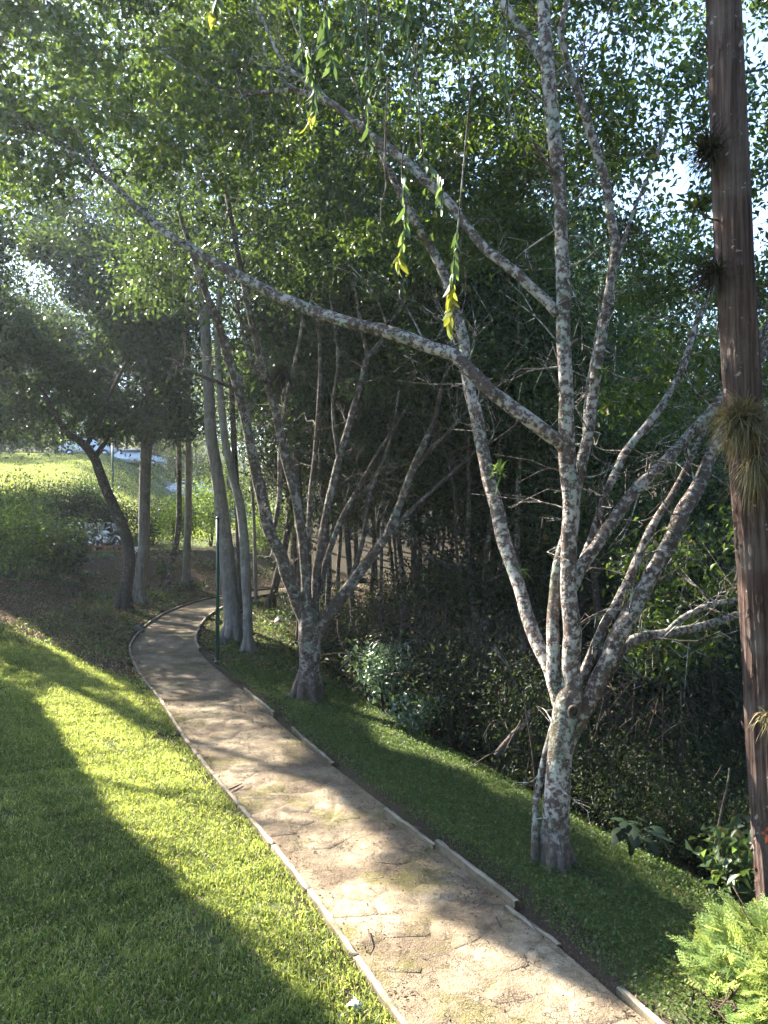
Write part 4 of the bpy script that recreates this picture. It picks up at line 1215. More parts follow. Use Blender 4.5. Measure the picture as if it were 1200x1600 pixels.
for k, (px, py, d, w, h, lab) in enumerate(((690, 930, 15, 1.7, 2.6, 'tangle of dry brown twigs hanging in the woods right of the forked tree'), (770, 1000, 13.2, 1.3, 2.2, 'dark twiggy tangle behind the left leaning limb'),
                                            (620, 900, 17.5, 1.6, 2.6, 'brown thicket of bare twigs just behind the forked tree'), (960, 1050, 11.5, 1.6, 2.4, 'hanging bare twigs in the dark under the right-hand limbs'))):
    x = (px - CX) / F * d; b0 = np.array([x, d, tz(x, d)]); r_ = np.random.default_rng(300 + k); g = Geo()
    for q in range(190):
        a = np.array([r_.normal() * w * .6, r_.normal() * .6, r_.uniform(0, h)]); dv = r_.normal(size=3) * np.array([.5, .3, .35]); dv[2] -= .1
        tube(g, spline(np.array([a, a + dv * .5 + r_.normal(size=3) * .08, a + dv + np.array([0, 0, -.15])]), 3), np.linspace(r_.uniform(.006, .014), .003, 7), 4, 0, q, False)
    for q in range(14):
        a = np.array([r_.normal() * w * .5, r_.normal() * .5, -.1]); tube(g, spline(np.array([a, a + np.array([r_.normal() * .3, 0, h * .5]), a + np.array([r_.normal() * .6, r_.normal() * .2, h])]), 5), np.linspace(.025, .008, 11), 5, .1, q, False)
    root = thing('dry_thicket', lab, 'thicket', b0, 0, 'twiggy thickets at the ravine edge')
    link_mesh('twigs', g.mesh('twigs'), M['bark_dark'], root, 'stuff')
    g = Geo(); C = np.stack([r_.normal(size=450) * w * .6, r_.normal(size=450) * .6, r_.uniform(0, h, 450)], 1); add_leaves(g, C, .06, .025, .5, .4, r_)
    link_mesh('dry_leaves', g.mesh('dry_leaves', smooth=False), M['litter'], root, 'stuff')
# left: shrubs around the motorcycles and below the hill
for k, (px, py, d, hg, rd, m_, lab) in enumerate((
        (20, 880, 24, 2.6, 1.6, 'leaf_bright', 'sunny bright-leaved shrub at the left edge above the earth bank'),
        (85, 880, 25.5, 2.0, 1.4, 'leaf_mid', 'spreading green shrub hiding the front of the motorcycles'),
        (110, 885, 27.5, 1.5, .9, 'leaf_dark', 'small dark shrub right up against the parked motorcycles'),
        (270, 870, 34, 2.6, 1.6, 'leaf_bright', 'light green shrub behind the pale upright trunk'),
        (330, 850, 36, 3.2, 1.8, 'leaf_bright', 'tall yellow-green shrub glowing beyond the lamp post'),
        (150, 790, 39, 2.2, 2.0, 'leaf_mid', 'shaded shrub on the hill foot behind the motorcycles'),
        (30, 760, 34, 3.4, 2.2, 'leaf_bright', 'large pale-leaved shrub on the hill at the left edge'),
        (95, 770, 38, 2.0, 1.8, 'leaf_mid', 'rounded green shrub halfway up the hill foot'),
        (120, 850, 37.5, 2.3, 1.5, 'leaf_dark', 'dark shrub at the hill foot right behind the motorcycles'),  # dark leaves here and below stand in for shade on the hill foot
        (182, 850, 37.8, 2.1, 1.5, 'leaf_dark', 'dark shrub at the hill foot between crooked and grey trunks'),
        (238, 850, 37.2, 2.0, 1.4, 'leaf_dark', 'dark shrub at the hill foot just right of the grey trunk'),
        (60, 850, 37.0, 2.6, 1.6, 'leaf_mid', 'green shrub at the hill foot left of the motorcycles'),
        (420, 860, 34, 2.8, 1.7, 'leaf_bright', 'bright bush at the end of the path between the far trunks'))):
    x = (px - CX) / F * d
    shrub('leafy_shrub', lab, (x, d, tz(x, d)), hg, rd, 3800, .12, M[m_], 90 + k, 'shrubs below the hill', 14)


# big-leaved plants, every leaf a part
def ear_leaf_mesh(name, L, W, n=7):
    V, f = [], []
    for i in range(n + 1):
        t = i / n
        w = W * (math.sin(min(t * 1.25 + .22, 1) * math.pi * .5) if t < .3 else math.cos((t - .3) / .7 * math.pi / 2) ** .8)
        z = -.35 * L * t * t
        V += [(-w / 2, L * t - (.16 * L if i == 0 else 0) * .6, z - .08 * w), (0, L * t, z), (w / 2, L * t - (.16 * L if i == 0 else 0) * .6, z - .08 * w)]
    for i in range(n):
        for c in range(2): f.append((i * 3 + c, i * 3 + c + 1, i * 3 + c + 4, i * 3 + c + 3))
    return mesh_np(name, V, np.array(f), tint=np.full(len(f), random.uniform(.2, .9)))


EARS = [ear_leaf_mesh('leaf', .4, .3), ear_leaf_mesh('leaf', .48, .32), ear_leaf_mesh('leaf', .34, .27)]


def ear_plant(label, base, n, sc, seed, mat):
    r = random.Random(seed)
    root = thing('elephant_ear', label, 'plant', base, 0, 'big-leaved plants')
    g = Geo()
    for k in range(n):
        a = r.uniform(0, 6.28); rad = r.uniform(.15, .55) * sc; h = r.uniform(.35, .95) * sc
        tip = np.array([math.cos(a) * rad, math.sin(a) * rad, h])
        tube(g, spline(np.array([[0, 0, -.05], [tip[0] * .35, tip[1] * .35, h * .7], tip]), 4), np.linspace(.012, .006, 9) * sc, 5, 0, k, False)
        o = link_mesh('leaf', EARS[k % 3], mat, root)
        o.location = tip; o.rotation_euler = (r.uniform(-.5, .1), r.uniform(-.3, .3), a - math.pi / 2 + r.uniform(-.4, .4)); s = sc * r.uniform(.7, 1.1); o.scale = (s, s, s)
    link_mesh('stalks', g.mesh('stalks'), mat, root, 'stuff')


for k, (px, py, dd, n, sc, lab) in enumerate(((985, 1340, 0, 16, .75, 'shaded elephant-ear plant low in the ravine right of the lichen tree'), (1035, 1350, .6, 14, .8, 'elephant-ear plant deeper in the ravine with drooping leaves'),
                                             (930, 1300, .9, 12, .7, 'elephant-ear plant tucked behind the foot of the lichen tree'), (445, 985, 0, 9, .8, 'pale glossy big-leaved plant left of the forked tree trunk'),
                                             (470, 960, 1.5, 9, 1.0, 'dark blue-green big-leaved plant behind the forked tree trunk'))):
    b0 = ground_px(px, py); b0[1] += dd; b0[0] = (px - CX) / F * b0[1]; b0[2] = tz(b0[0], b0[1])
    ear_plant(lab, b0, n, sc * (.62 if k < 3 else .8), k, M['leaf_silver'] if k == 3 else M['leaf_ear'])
b0 = P3(1165, 1250, 7.6); shrub('leafy_shrub', 'small glossy shrub in front of the redwood foot, half lit', np.array([b0[0] - .05, 7.6, tz(b0[0], 7.6)]), 1.0, .45, 420, .14, M['leaf_mid'], 120, 'shrubs at the edge of the verge', 8)


# --- juniper in the corner
def spray_arrays(rng, L):
    """a flat frond of scale leaves: midrib with side shoots, all thin triangles"""
    V, f = [], []
    def tri(a, b, w):
        a = np.array(a); b = np.array(b); d = b - a; s = np.array([-d[1], d[0], 0]); s = s / max(np.linalg.norm(s), 1e-6) * w
        k = len(V); V.extend([a - s, a + s, b]); f.append((k, k + 1, k + 2))
    tri((0, 0, 0), (0, L, 0), .006)
    for q in range(11):
        t = .12 + .8 * q / 10; sg = 1 if q % 2 else -1; l = L * .42 * (1.05 - t) + .012
        a = np.array((0, L * t, 0)); b = a + np.array((sg * l * .75, l * .75, rng.uniform(-.012, .012)))
        tri(a, b, .0065)
        for e in (.35, .65):
            c = a + (b - a) * e
            tri(c, c + np.array((sg * l * .1, l * .42, .004)), .005); tri(c, c + np.array((sg * l * .36, l * .02, .004)), .005)
    return np.array(V), np.array(f)


jb = np.array([3.08, 5.45, 0.0]); jb[2] = tz(jb[0], jb[1])
rj = np.random.default_rng(77)
root = thing('juniper_bush', 'bright green feathery juniper bush in the lower right corner', 'bush', jb)
g = Geo(); gs = Geo()
SPR = [spray_arrays(rj, L) for L in (.15, .19, .23)]
for q in range(1500):
    th = rj.uniform(0, 6.28); ph = math.acos(rj.uniform(-.15, 1)); r = rj.uniform(.55, 1) ** .5
    lump = 1 + .16 * math.sin(3 * th + 1) * math.sin(ph * 2) + .1 * math.sin(7 * th)
    c = np.array([math.cos(th) * math.sin(ph) * .92 * lump, math.sin(th) * math.sin(ph) * .78 * lump, .21 + math.cos(ph) * .38]) * np.array([r * .92, r, r]) + np.array([0, 0, .05])
    d = norm(np.array([c[0], c[1], (c[2] - .1) * .9 + .25]) + rj.normal(size=3) * .35)
    up = norm(np.array([0, 0, 1.]) + rj.normal(size=3) * .5); s = norm(np.cross(d, up)); u_ = np.cross(s, d)
    V, f = SPR[q % 3]; sc = rj.uniform(.7, 1.15)
    bend = -.8 * V[:, 1] ** 2
    g.add(c - d * .08 + sc * (V[:, :1] * s + V[:, 1:2] * d + (V[:, 2:] + bend[:, None]) * u_), f, None, rj.uniform(0, .97))
link_mesh('foliage', g.mesh('foliage', smooth=False), M['juniper'], root, 'stuff')
for q in range(26):
    th = rj.uniform(0, 6.28); r = rj.uniform(.3, .8); e = np.array([math.cos(th) * r, math.sin(th) * r * .85, rj.uniform(.2, .7)])
    tube(gs, spline(np.array([[0, 0, -.1], e * .5 + np.array([0, 0, -.05]), e]), 4), np.linspace(.02, .004, 9), 6, .15, q)
for q in range(90):   # dead brown sprays low on the path side
    c = np.array([-.72, -.25, .12]) + rj.normal(size=3) * np.array([.13, .15, .11])
    tube(gs, np.array([c, c + rj.normal(size=3) * .05, c + rj.normal(size=3) * .08 + np.array([0, 0, -.05])]), np.array([.008, .007, .003]), 4, .1, q)
link_mesh('stems', gs.mesh('stems'), M['bark_red'], root, 'stuff')


# --- tufts growing on the wood
def tuft(name, label, c, n, L, mat, seed, droop=.6, aim=(0, 0, 0), w=.004, group='tufts growing on the trees', cat='air plant'):
    """a clump of long thin leaves arching out of a point, each blade three joints long"""
    rng = np.random.default_rng(seed)
    g = Geo()
    D = norm(rng.normal(size=(n, 3)) + np.array(aim)); l = L * rng.uniform(.5, 1.1, n)
    S = norm(np.cross(D, np.array([.13, .2, 1.])))
    o = rng.normal(size=(n, 3)) * L * .13
    rows = []
    for t, ww in ((0, 1), (.4, .9), (.75, .6), (1, .05)):
        p = o + D * (l * t)[:, None]; p[:, 2] -= droop * l * t ** 2
        rows += [p - S * w * ww, p + S * w * ww]
    V = np.stack(rows, 1).reshape(-1, 3); b = np.arange(n)[:, None] * 8
    f = np.concatenate([b + np.array([[2 * k, 2 * k + 1, 2 * k + 3, 2 * k + 2]]) for k in range(3)], 0)
    tint = np.tile(rng.uniform(0, 1, n), 3)
    g.add(V, None, f, tint)
    root = thing(name, label, cat, c, 0, group)
    link_mesh('blades', g.mesh('blades'), mat, root, 'stuff')
    g = Geo(); tube(g, np.array([[0, 0, -L * .1], [0, 0, 0], [0, 0, L * .08]]), np.array([L * .05, L * .07, L * .02]), 7, .2, seed)
    link_mesh('base', g.mesh('base'), M['tuft_dark'], root)


tuft('air_plant', 'dark spiky tuft high on the left side of the redwood', P3(1112, 232, dR - .05), 420, .3, M['tuft_dark'], 201, .2, (-.7, 0, 0))
tuft('air_plant', 'dry dark tuft on the redwood below the topmost spiky one', P3(1118, 425, dR - .05), 340, .28, M['tuft_dark'], 202, .4, (-.8, 0, 0))
tuft('air_plant', 'big straw-coloured shaggy tuft round the redwood at limb height', P3(1160, 655, dR - .2), 1000, .38, M['straw'], 203, .4, (-.15, -.25, .15))
tuft('air_plant', 'shaggy drooping skirt of dead blades under the big straw tuft', P3(1176, 725, dR - .2), 420, .24, M['straw'], 204, .9, (0, -.4, -.4))
tuft('air_plant', 'small yellowish tuft low on the redwood trunk', P3(1196, 1120, dR - .2), 160, .16, M['straw'], 205, .5, (.2, -.5, .2))
tuft('bromeliad', 'fresh green rosette perched on the left leaning limb of the lichen tree', P3(781, 738, dA + 1.05), 34, .22, M['bromeliad'], 206, .5, (0, -.2, 1.0), .012, 'rosettes on the lichen tree', 'bromeliad')
tuft('bromeliad', 'small green rosette on the right-hand upright stem of the lichen tree', P3(940, 582, dA + .35), 30, .16, M['bromeliad'], 207, .5, (.3, -.2, .8), .01, 'rosettes on the lichen tree', 'bromeliad')
tuft('bromeliad', 'dull grey-green rosette low on the left leaning limb', P3(818, 893, dA + .7), 26, .13, M['bromeliad'], 208, .5, (.3, -.4, .5), .006, 'rosettes on the lichen tree', 'bromeliad')
tuft('air_plant', 'black mossy clump hanging among the stems of the forked tree', P3(440, 583, dB - .1), 500, .3, M['tuft_dark'], 209, .4, (0, 0, .2), .008)


# --- hanging vines near the camera: each leaf a part
def vine_leaf(name, L, W, n=5, tint=.5):
    V, f = [], []
    for i in range(n + 1):
        t = i / n; w = W * math.sin(math.pi * min(t * .96 + .02, 1)) ** .75 * (1.1 - .5 * t)
        z = -.25 * L * t * t
        V += [(-w / 2, L * t, z + .1 * w), (0, L * t, z), (w / 2, L * t, z + .1 * w)]
    for i in range(n):
        for c in range(2): f.append((i * 3 + c, i * 3 + c + 1, i * 3 + c + 4, i * 3 + c + 3))
    return mesh_np(name, V, np.array(f), tint=np.full(len(f), tint))


VL = [vine_leaf('leaf', .12, .05, tint=.1), vine_leaf('leaf', .13, .04, tint=.5), vine_leaf('leaf', .11, .052, tint=.9)]
VLY = [vine_leaf('leaf', .125, .06, tint=.3), vine_leaf('leaf', .13, .055, tint=.9)]
for m_ in VL: m_.materials.append(M['leaf_vine'])
for m_ in VLY: m_.materials.append(M['leaf_yellow'])


def vine(label, pts, d, n, sc, seed, yellow=0.0):
    r = random.Random(seed)
    n = int(n * 1.35)
    Pw = spline(np.array([P3(x, y, d + r.uniform(-.04, .04)) for x, y in pts]), 8)
    root = thing('hanging_vine', label, 'vine', Pw[0], 0, 'leafy vines hanging from the lichen tree')
    g = Geo(); tube(g, Pw - Pw[0], np.linspace(.006, .0025, len(Pw)), 5, .05, seed)
    link_mesh('stem', g.mesh('stem'), M['bark_fork'], root)
    for k in range(n):
        t = (k + .5) / n
        t = .42 + .58 * t
        i = min(int(t * (len(Pw) - 1)), len(Pw) - 1)
        ye = t > 1 - yellow
        me = (VLY if ye else VL)[k % (2 if ye else 3)]
        o = link_mesh('leaf', me, None, root)
        o.location = Pw[i] - Pw[0]
        s = sc * r.uniform(.5, .98)
        d_ = Vector((r.uniform(-.55, .55), r.uniform(-.5, .4), -1)).normalized()
        side = Vector((r.uniform(-1, 1), r.uniform(-1, 1), 0)).normalized()
        z_ = d_.cross(side).normalized(); x_ = d_.cross(z_)
        o.matrix_local = Matrix.Translation(Vector(Pw[i] - Pw[0])) @ Matrix((x_, d_, z_)).transposed().to_4x4() @ Matrix.Scale(s, 4)


vine('long vine whose lowest leaves have turned yellow, over the long limb', [(655, 60), (640, 160), (628, 262), (634, 330), (628, 385), (622, 412)], 4.3, 20, .95, 1, .16)
vine('vine dangling to the lowest point, its last leaves yellow and shrivelled', [(738, 120), (726, 240), (716, 350), (708, 420), (706, 470), (700, 515)], 4.2, 22, .95, 2, .34)
vine('pale vine trailing from the top edge over the upper limb', [(440, -40), (452, 20), (474, 70), (488, 120), (490, 160), (480, 195)], 4.6, 22, 1.0, 3, .15)
vine('vine with a dense bunch of hanging leaves at the top middle', [(505, -60), (508, 0), (512, 60), (520, 105)], 4.7, 22, 1.15, 4)
vine('short vine with broad leaves left of the middle bunch', [(345, -70), (342, -30), (338, 5), (330, 20)], 4.5, 10, 1.1, 5, .2)
vine('vine of small leaves beside the twin hanging strings', [(590, -50), (593, 20), (596, 75), (588, 110)], 5.2, 16, .9, 6)
vine('bunch of drooping leaves below the top edge right of the strings', [(650, -50), (640, -5), (632, 25), (625, 45)], 5.0, 16, 1.1, 7)
vine('vine with sparse leaves hanging by the upper limb bend', [(690, -60), (716, 90), (720, 130), (742, 160)], 5.4, 14, .8, 8)
vine('vine trailing leaves just above the drooping limb end', [(648, 70), (655, 170), (662, 245), (690, 280), (688, 330)], 4.6, 16, .9, 9)
vine('leafy spray hanging near the top of the right stem', [(800, -60), (790, 10), (775, 80), (772, 130)], 5.6, 14, .8, 10)
vine('sparse leafy string beside the top of the central stem', [(985, -50), (982, 0), (990, 20)], 5.4, 8, .9, 11)
vine('small vine over the long limb left of the yellow one', [(550, -60), (575, 90), (570, 120), (590, 140)], 5.2, 12, .85, 12)
VN = ['drooping leafy spray near the top edge above the twin strings', 'narrow leafy spray hanging left of the central stem top', 'leafy spray dangling over the upper limb middle', 'little spray of pale leaves over the bunch of hanging leaves',
      'hanging spray right of the pale trailing vine', 'spray of small drooping leaves above the left leaning limb', 'long thin leafy spray right of the strings', 'leafy spray between the sparse vine and the central stem']
for q, (x, y) in enumerate(((560, 40), (790, 130), (575, 190), (540, 30), (470, 60), (660, 120), (640, 95), (740, 60))):
    r_ = random.Random(q + 40); w_ = r_.uniform(-22, 22)
    vine(VN[q], [(x - w_, -80), (x - w_ * .4, y * .4 - 30), (x, y * .8), (x + w_ * .3, y + 35)], r_.uniform(5, 6.3), 18, .85, 40 + q)
g = Geo()
for q, pts in enumerate(([(606, 120), (601, 245), (603, 290), (596, 320), (595, 350), (598, 385)], [(590, -20), (591, 30), (589, 75)], [(850, 112), (830, 120), (800, 150), (795, 195)])):
    Pw = spline(np.array([P3(x, y, 4.6) for x, y in pts]), 7)
    g = Geo(); tube(g, Pw - Pw[0], np.linspace(.006, .004, len(Pw)), 5, .15, q)
    o = link_mesh('bare_vine', g.mesh('bare_vine'), M['bark_fork']); o.location = Pw[0]
    tag(o, ['bare twisting vine stem dangling above the long limb', 'bare pale string hanging from the top edge', 'curled bare vine hanging off the central stem'][q], 'vine', 'bare vine stems')

# ------------------------------------------------------------------ grass, ground cover, litter
def scatter(n, x0, x1, y0, y1, rng, accept):
    x = rng.uniform(x0, x1, n); y = rng.uniform(y0, y1, n)
    s = path_s(x, y); k = accept(x, y, s)
    x, y, s = x[k], y[k], s[k]
    z = terrain(x, y, s)
    return np.stack([x, y, z], 1), s


def in_view(x, y, m=1.12):
    return (np.abs(x) < y * .5 * m + .5)


def blades(Pp, hgt, w, rng, two=True, lean=.5):
    n = len(Pp); a = rng.uniform(0, 6.28, n); l = hgt * rng.uniform(.5, 1.3, n); k = rng.uniform(0, lean, n) * l
    d = np.stack([np.cos(a), np.sin(a), np.zeros(n)], 1); s = np.stack([-np.sin(a), np.cos(a), np.zeros(n)], 1) * (w * rng.uniform(.7, 1.3, n))[:, None]
    b2 = rng.uniform(0, 6.28, n); s2 = np.stack([np.cos(b2), np.sin(b2), np.zeros(n)], 1) * np.linalg.norm(s, axis=1, keepdims=True)
    up = np.array([0, 0, 1.])
    m = Pp + d * (k * .35)[:, None] + up * (l * .6)[:, None]; t = Pp + d * k[:, None] + up * (l * .95)[:, None]
    if two:
        V = np.stack([Pp - s2, Pp + s2, m - s2 * .8, m + s2 * .8, t], 1).reshape(-1, 3); b = np.arange(n)[:, None] * 5
        f = np.concatenate([b + np.array([[0, 1, 3]]), b + np.array([[0, 3, 2]]), b + np.array([[2, 3, 4]])], 1).reshape(-1, 3); r = 3
    else:
        V = np.stack([Pp - s2, Pp + s2, t], 1).reshape(-1, 3); b = np.arange(n)[:, None] * 3; f = b + np.array([[0, 1, 2]]); r = 1
    return V, f, r


rg = np.random.default_rng(31)
g = Geo()
def patch(x, y): return vnoise(x, y, 1.1, 4) + .5 * vnoise(x, y, 3.7, 9)
def lawn_ok(x, y, s):
    return in_view(x, y) & (s < -.79) & (rg.uniform(0, 1, len(x)) < np.clip(1.05 - .5 * sstep(-s, 1.6, .8) - .95 * np.maximum(patch(x, y) - .4, 0) - .5 * np.maximum(vnoise(x, y, 7, 2) - .2, 0) - .75 * sstep(y, 15, 21), .04, 1))


def lawn_tint(Pp):
    t = .45 + .2 * patch(Pp[:, 0] * .6, Pp[:, 1] * .6) + .16 * vnoise(Pp[:, 0], Pp[:, 1], 6, 5) + rg.normal(size=len(Pp)) * .22
    return np.where(rg.uniform(0, 1, len(Pp)) < .1 + .22 * np.clip(patch(Pp[:, 0], Pp[:, 1]), 0, 1), .99, np.clip(t, 0, .9))


for (n, x0, x1, y0, y1, hgt, w, two) in ((250000, -5.4, 2.2, 3.6, 9, .05, .0045, True), (230000, -9.5, 0, 9, 15, .055, .007, False), (130000, -14, -3, 15, 22, .06, .01, False)):
    Pp, s = scatter(n, x0, x1, y0, y1, rg, lawn_ok)
    Pp = Pp[~(brown(*Pp.T) & (rg.uniform(0, 1, len(Pp)) < .93))]
    tall = 1 + .45 * vnoise(Pp[:, 0], Pp[:, 1], 5, 1)
    V, f, r = blades(Pp, hgt * tall, w, rg, two, 1.3)
    g.add(V, f, None, np.repeat(lawn_tint(Pp), r))
for (n, x0, x1, y0, y1, lf) in ((90000, -5.4, 2.2, 3.6, 9, .026), (90000, -9.5, 0, 9, 16, .034)):      # broad low blades and weeds among the grass
    Pp, s = scatter(n, x0, x1, y0, y1, rg, lawn_ok); Pp = Pp[~(brown(*Pp.T) & (rg.uniform(0, 1, len(Pp)) < .93))]; Pp[:, 2] += rg.uniform(.005, .045, len(Pp))
    add_leaves(g, Pp, lf, lf * .42, -.2, 1.2, rg, .15, lawn_tint(Pp))
tag(link_mesh('grass', g.mesh('grass', smooth=False), M['grass']), 'short mown grass on the sloping lawn', None, None, 'stuff')
g = Geo()
Pp, s = scatter(240000, -5, 5, 4, 16.5, rg, lambda x, y, s: in_view(x, y) & (s > .84) & (s < 4.2) & (rg.uniform(0, 1, len(x)) < np.clip(.95 - .5 * sstep(s, 1.3, .85) - .35 * np.maximum(patch(x, y) - .3, 0), .05, 1) * sstep(s, 4.2, 2.6)))
Pp[:, 2] += rg.uniform(.005, .06, len(Pp))
add_leaves(g, Pp, .03, .022, -.1, 1.6, rg, .15, np.where(rg.uniform(0, 1, len(Pp)) < .05, .99, np.clip(rg.normal(.45, .25, len(Pp)), 0, .9)))
Pp, s = scatter(60000, -9, 2, 16, 27, rg, lambda x, y, s: in_view(x, y) & (np.abs(s) > .84) & (s < 6) & (s > -4) & (rg.uniform(0, 1, len(x)) < np.clip(.75 - .8 * np.maximum(patch(x, y), 0), .1, 1)))
Pp[:, 2] += rg.uniform(.005, .05, len(Pp)); add_leaves(g, Pp, .06, .03, -.1, 1.4, rg, .15)
Pp, s = scatter(60000, -5, 5, 4, 12, rg, lambda x, y, s: in_view(x, y) & (s > .84) & (s < 3.6))
V, f, r = blades(Pp, .07, .003, rg, False, .9); g.add(V, f, None, np.repeat(rg.uniform(0, .9, len(Pp)), r))
tag(link_mesh('ground_cover', g.mesh('ground_cover', smooth=False), M['clover']), 'low leafy weeds covering the verge', None, None, 'stuff')
# hill grass far left
g = Geo()
x = rg.uniform(-30, -9, 60000); y = rg.uniform(38, 60, 60000); z = terrain(x, y)
V, f, r = blades(np.stack([x, y, z], 1), .09, .025, rg, False, 1.2); g.add(V, f, None, np.repeat(np.clip(rg.normal(.5, .2, len(x)) + .15 * vnoise(x, y, .8, 3), 0, .95), r))
tag(link_mesh('hill_grass', g.mesh('hill_grass', smooth=False), M['grass']), 'sunlit grass on the hillside below the road', None, None, 'stuff')
g = Geo()
x = rg.uniform(-17, -3, 4000); y = rg.uniform(22, 33, 4000); s = path_s(x, y); k = (np.abs(s) > 1) & (vnoise(x, y, 1.3, 6) > .25); x, y, s = x[k], y[k], s[k]
C = np.repeat(np.stack([x, y, terrain(x, y, s)], 1), 9, axis=0); C += rg.normal(size=C.shape) * np.array([.1, .1, .05]); C[:, 2] += .06
add_leaves(g, C, .11, .045, -.3, .8, rg, .2)
tag(link_mesh('bank_weeds', g.mesh('bank_weeds', smooth=False), M['leaf_mid']), 'straggling weeds on the shaded earth bank', None, None, 'stuff')
# fallen leaves
g = Geo()
Pa, sa = scatter(26000, -12, 6, 3.6, 30, rg, lambda x, y, s: in_view(x, y) & (np.abs(s) < .72) & (rg.uniform(0, 1, len(x)) < .14 + .85 * sstep(s, .2, .65) * (patch(x, y) > -.25) + .5 * sstep(-s, .5, .72) * (patch(x, y) > .1)))
Pa[:, 2] = path_z(Pa[:, 0], Pa[:, 1]) + .014
Pb, sb = scatter(20000, -12, 6, 3.6, 26, rg, lambda x, y, s: in_view(x, y) & (np.abs(s) > .85) & (s < 4) & (s > -6) & (rg.uniform(0, 1, len(x)) < .18 + .7 * sstep(np.abs(s), 1.5, .85)))
Pb[:, 2] += .02
Pc, sc_ = scatter(30000, -14, 1, 16, 32, rg, lambda x, y, s: in_view(x, y) & (np.abs(s) > .85) & (s < 6)); Pc[:, 2] += .03
add_leaves(g, Pc[:14000], .085, .04, 0, 1.6, rg, .25)
Pd_, sd_ = scatter(60000, -13, -1, 8, 24, rg, lambda x, y, s: in_view(x, y) & (s < -.85)); Pd_ = Pd_[brown(*Pd_.T)]; Pd_[:, 2] += .02
add_leaves(g, Pd_[:12000], .06, .03, 0, 1.8, rg, .25)
Pe_, se_ = scatter(16000, -6, 1.5, 3.6, 13, rg, lambda x, y, s: in_view(x, y) & (s < -.85) & (rg.uniform(0, 1, len(x)) < .25 + .3 * np.clip(patch(x * .7, y * .7), 0, 1))); Pe_[:, 2] += .045
Pf_, sf_ = scatter(75000, -5, 3, 3.6, 14, rg, lambda x, y, s: in_view(x, y) & (np.abs(s) < .72) & (rg.uniform(0, 1, len(x)) < .035 + .5 * sstep(s, .25, .65) * (patch(x, y) > -.3) + .22 * sstep(-s, .45, .72)))
Pf_[:, 2] = path_z(Pf_[:, 0], Pf_[:, 1]) + .012
add_leaves(g, Pf_, .026, .013, 0, 1.8, rg, .25)
C = np.vstack([Pa, Pb, Pe_])
add_leaves(g, C, .036, .017, 0, 2.2, rg, .25)
tag(link_mesh('leaf_litter', g.mesh('leaf_litter', smooth=False), M['litter']), 'dry fallen leaves scattered over path and banks', None, None, 'stuff')


def stick(label, pts, w, mat='bark_fork', name='fallen_stick', lift=.012):
    Pw = []
    for (px, py) in pts:
        q = ground_px(px, py); s = path_s([q[0]], [q[1]])[0]
        if abs(s) < HALF: q = np.array([(px - CX) / F * (H * F / (py - HY)), H * F / (py - HY), .01])
        Pw.append(q + np.array([0, 0, lift + random.uniform(0, .015)]))
    Pw = spline(np.array(Pw), 5); g = Geo(); tube(g, Pw - Pw[0], np.linspace(w, w * .5, len(Pw)), 7, .1, 3)
    o = link_mesh(name, g.mesh(name), M[mat]); o.location = Pw[0]; tag(o, label, 'stick', 'fallen sticks')


stick('thin pale stick lying by the left kerb near the bottom', [(575, 1458), (578, 1475), (574, 1490)], .006)
stick('forked stick lying against the lawn kerb halfway along', [(352, 1240), (370, 1232), (378, 1228)], .012)
stick('short brown stick on the litter below the tall kerb slab', [(775, 1440), (783, 1455)], .008)
stick('white bent twig in front of the tilted kerb slab', [(680, 1365), (695, 1360)], .006, 'bark_grey')
for k, (pts, w, lab) in enumerate((([(775, 1180), (800, 1150), (822, 1128), (830, 1110)], 9, 'pale curved dead branch leaning in the dark ravine edge'), ([(600, 1022), (628, 1010), (650, 1000)], 5, 'grey dead bough in the undergrowth beside the forked tree'),
                                   ([(770, 1010), (790, 1035), (797, 1050)], 6, 'short grey snag hanging in the dark undergrowth'), ([(1112, 1350), (1125, 1280), (1138, 1220), (1140, 1200)], 4, 'thin upright sapling stem in the dark ravine'),
                                   ([(575, 770), (590, 740), (592, 715), (600, 690)], 9, 'sunlit broken stem deep in the woods'))):
    d = (11, 14.2, 11.5, 8.6, 19)[k]
    Pw = spline(np.array([P3(x, y, d) for x, y in pts]), 5); g = Geo(); r = w / 2 / F * d
    tube(g, Pw - Pw[0], np.linspace(r * 1.2, r * .7, len(Pw)), 7, .12, k); o = link_mesh('dead_branch', g.mesh('dead_branch'), M['bark_fork']); o.location = Pw[0]
    tag(o, lab, 'branch', 'dead branches in the ravine')


def rock(label, px, py, w, h, seed):
    r = random.Random(seed); b0 = ground_px(px, py); bm = bmesh.new(); bmesh.ops.create_icosphere(bm, subdivisions=3, radius=1)
    for v in bm.verts:
        n = v.co.normalized(); q = 1 + .22 * math.sin(3 * n.x + seed) * math.cos(4 * n.y) + .12 * math.sin(7 * n.z + 5 * n.x)
        v.co = Vector((n.x * w * q, n.y * w * .8 * q, n.z * h * q))
    me = bpy.data.meshes.new('rock'); bm.to_mesh(me); bm.free()
    o = link_mesh('rock', me, M['rock']); o.location = b0 + np.array([0, 0, h * .35]); tag(o, label, 'rock', 'rocks by the path')


rock('dark rock on the grass just outside the far bend', 216, 988, .17, .14, 1)
rock('small dark rock at the foot of the thick pale trunk', 348, 1008, .14, .14, 2)
rock('little pale stone lying on the path', 487, 1292, .035, .022, 3)
rock('mossy stone between the broken kerb slabs', 610, 1290, .1, .05, 4)
rock('flat stone at the verge edge by the broken kerb', 640, 1303, .12, .05, 5)
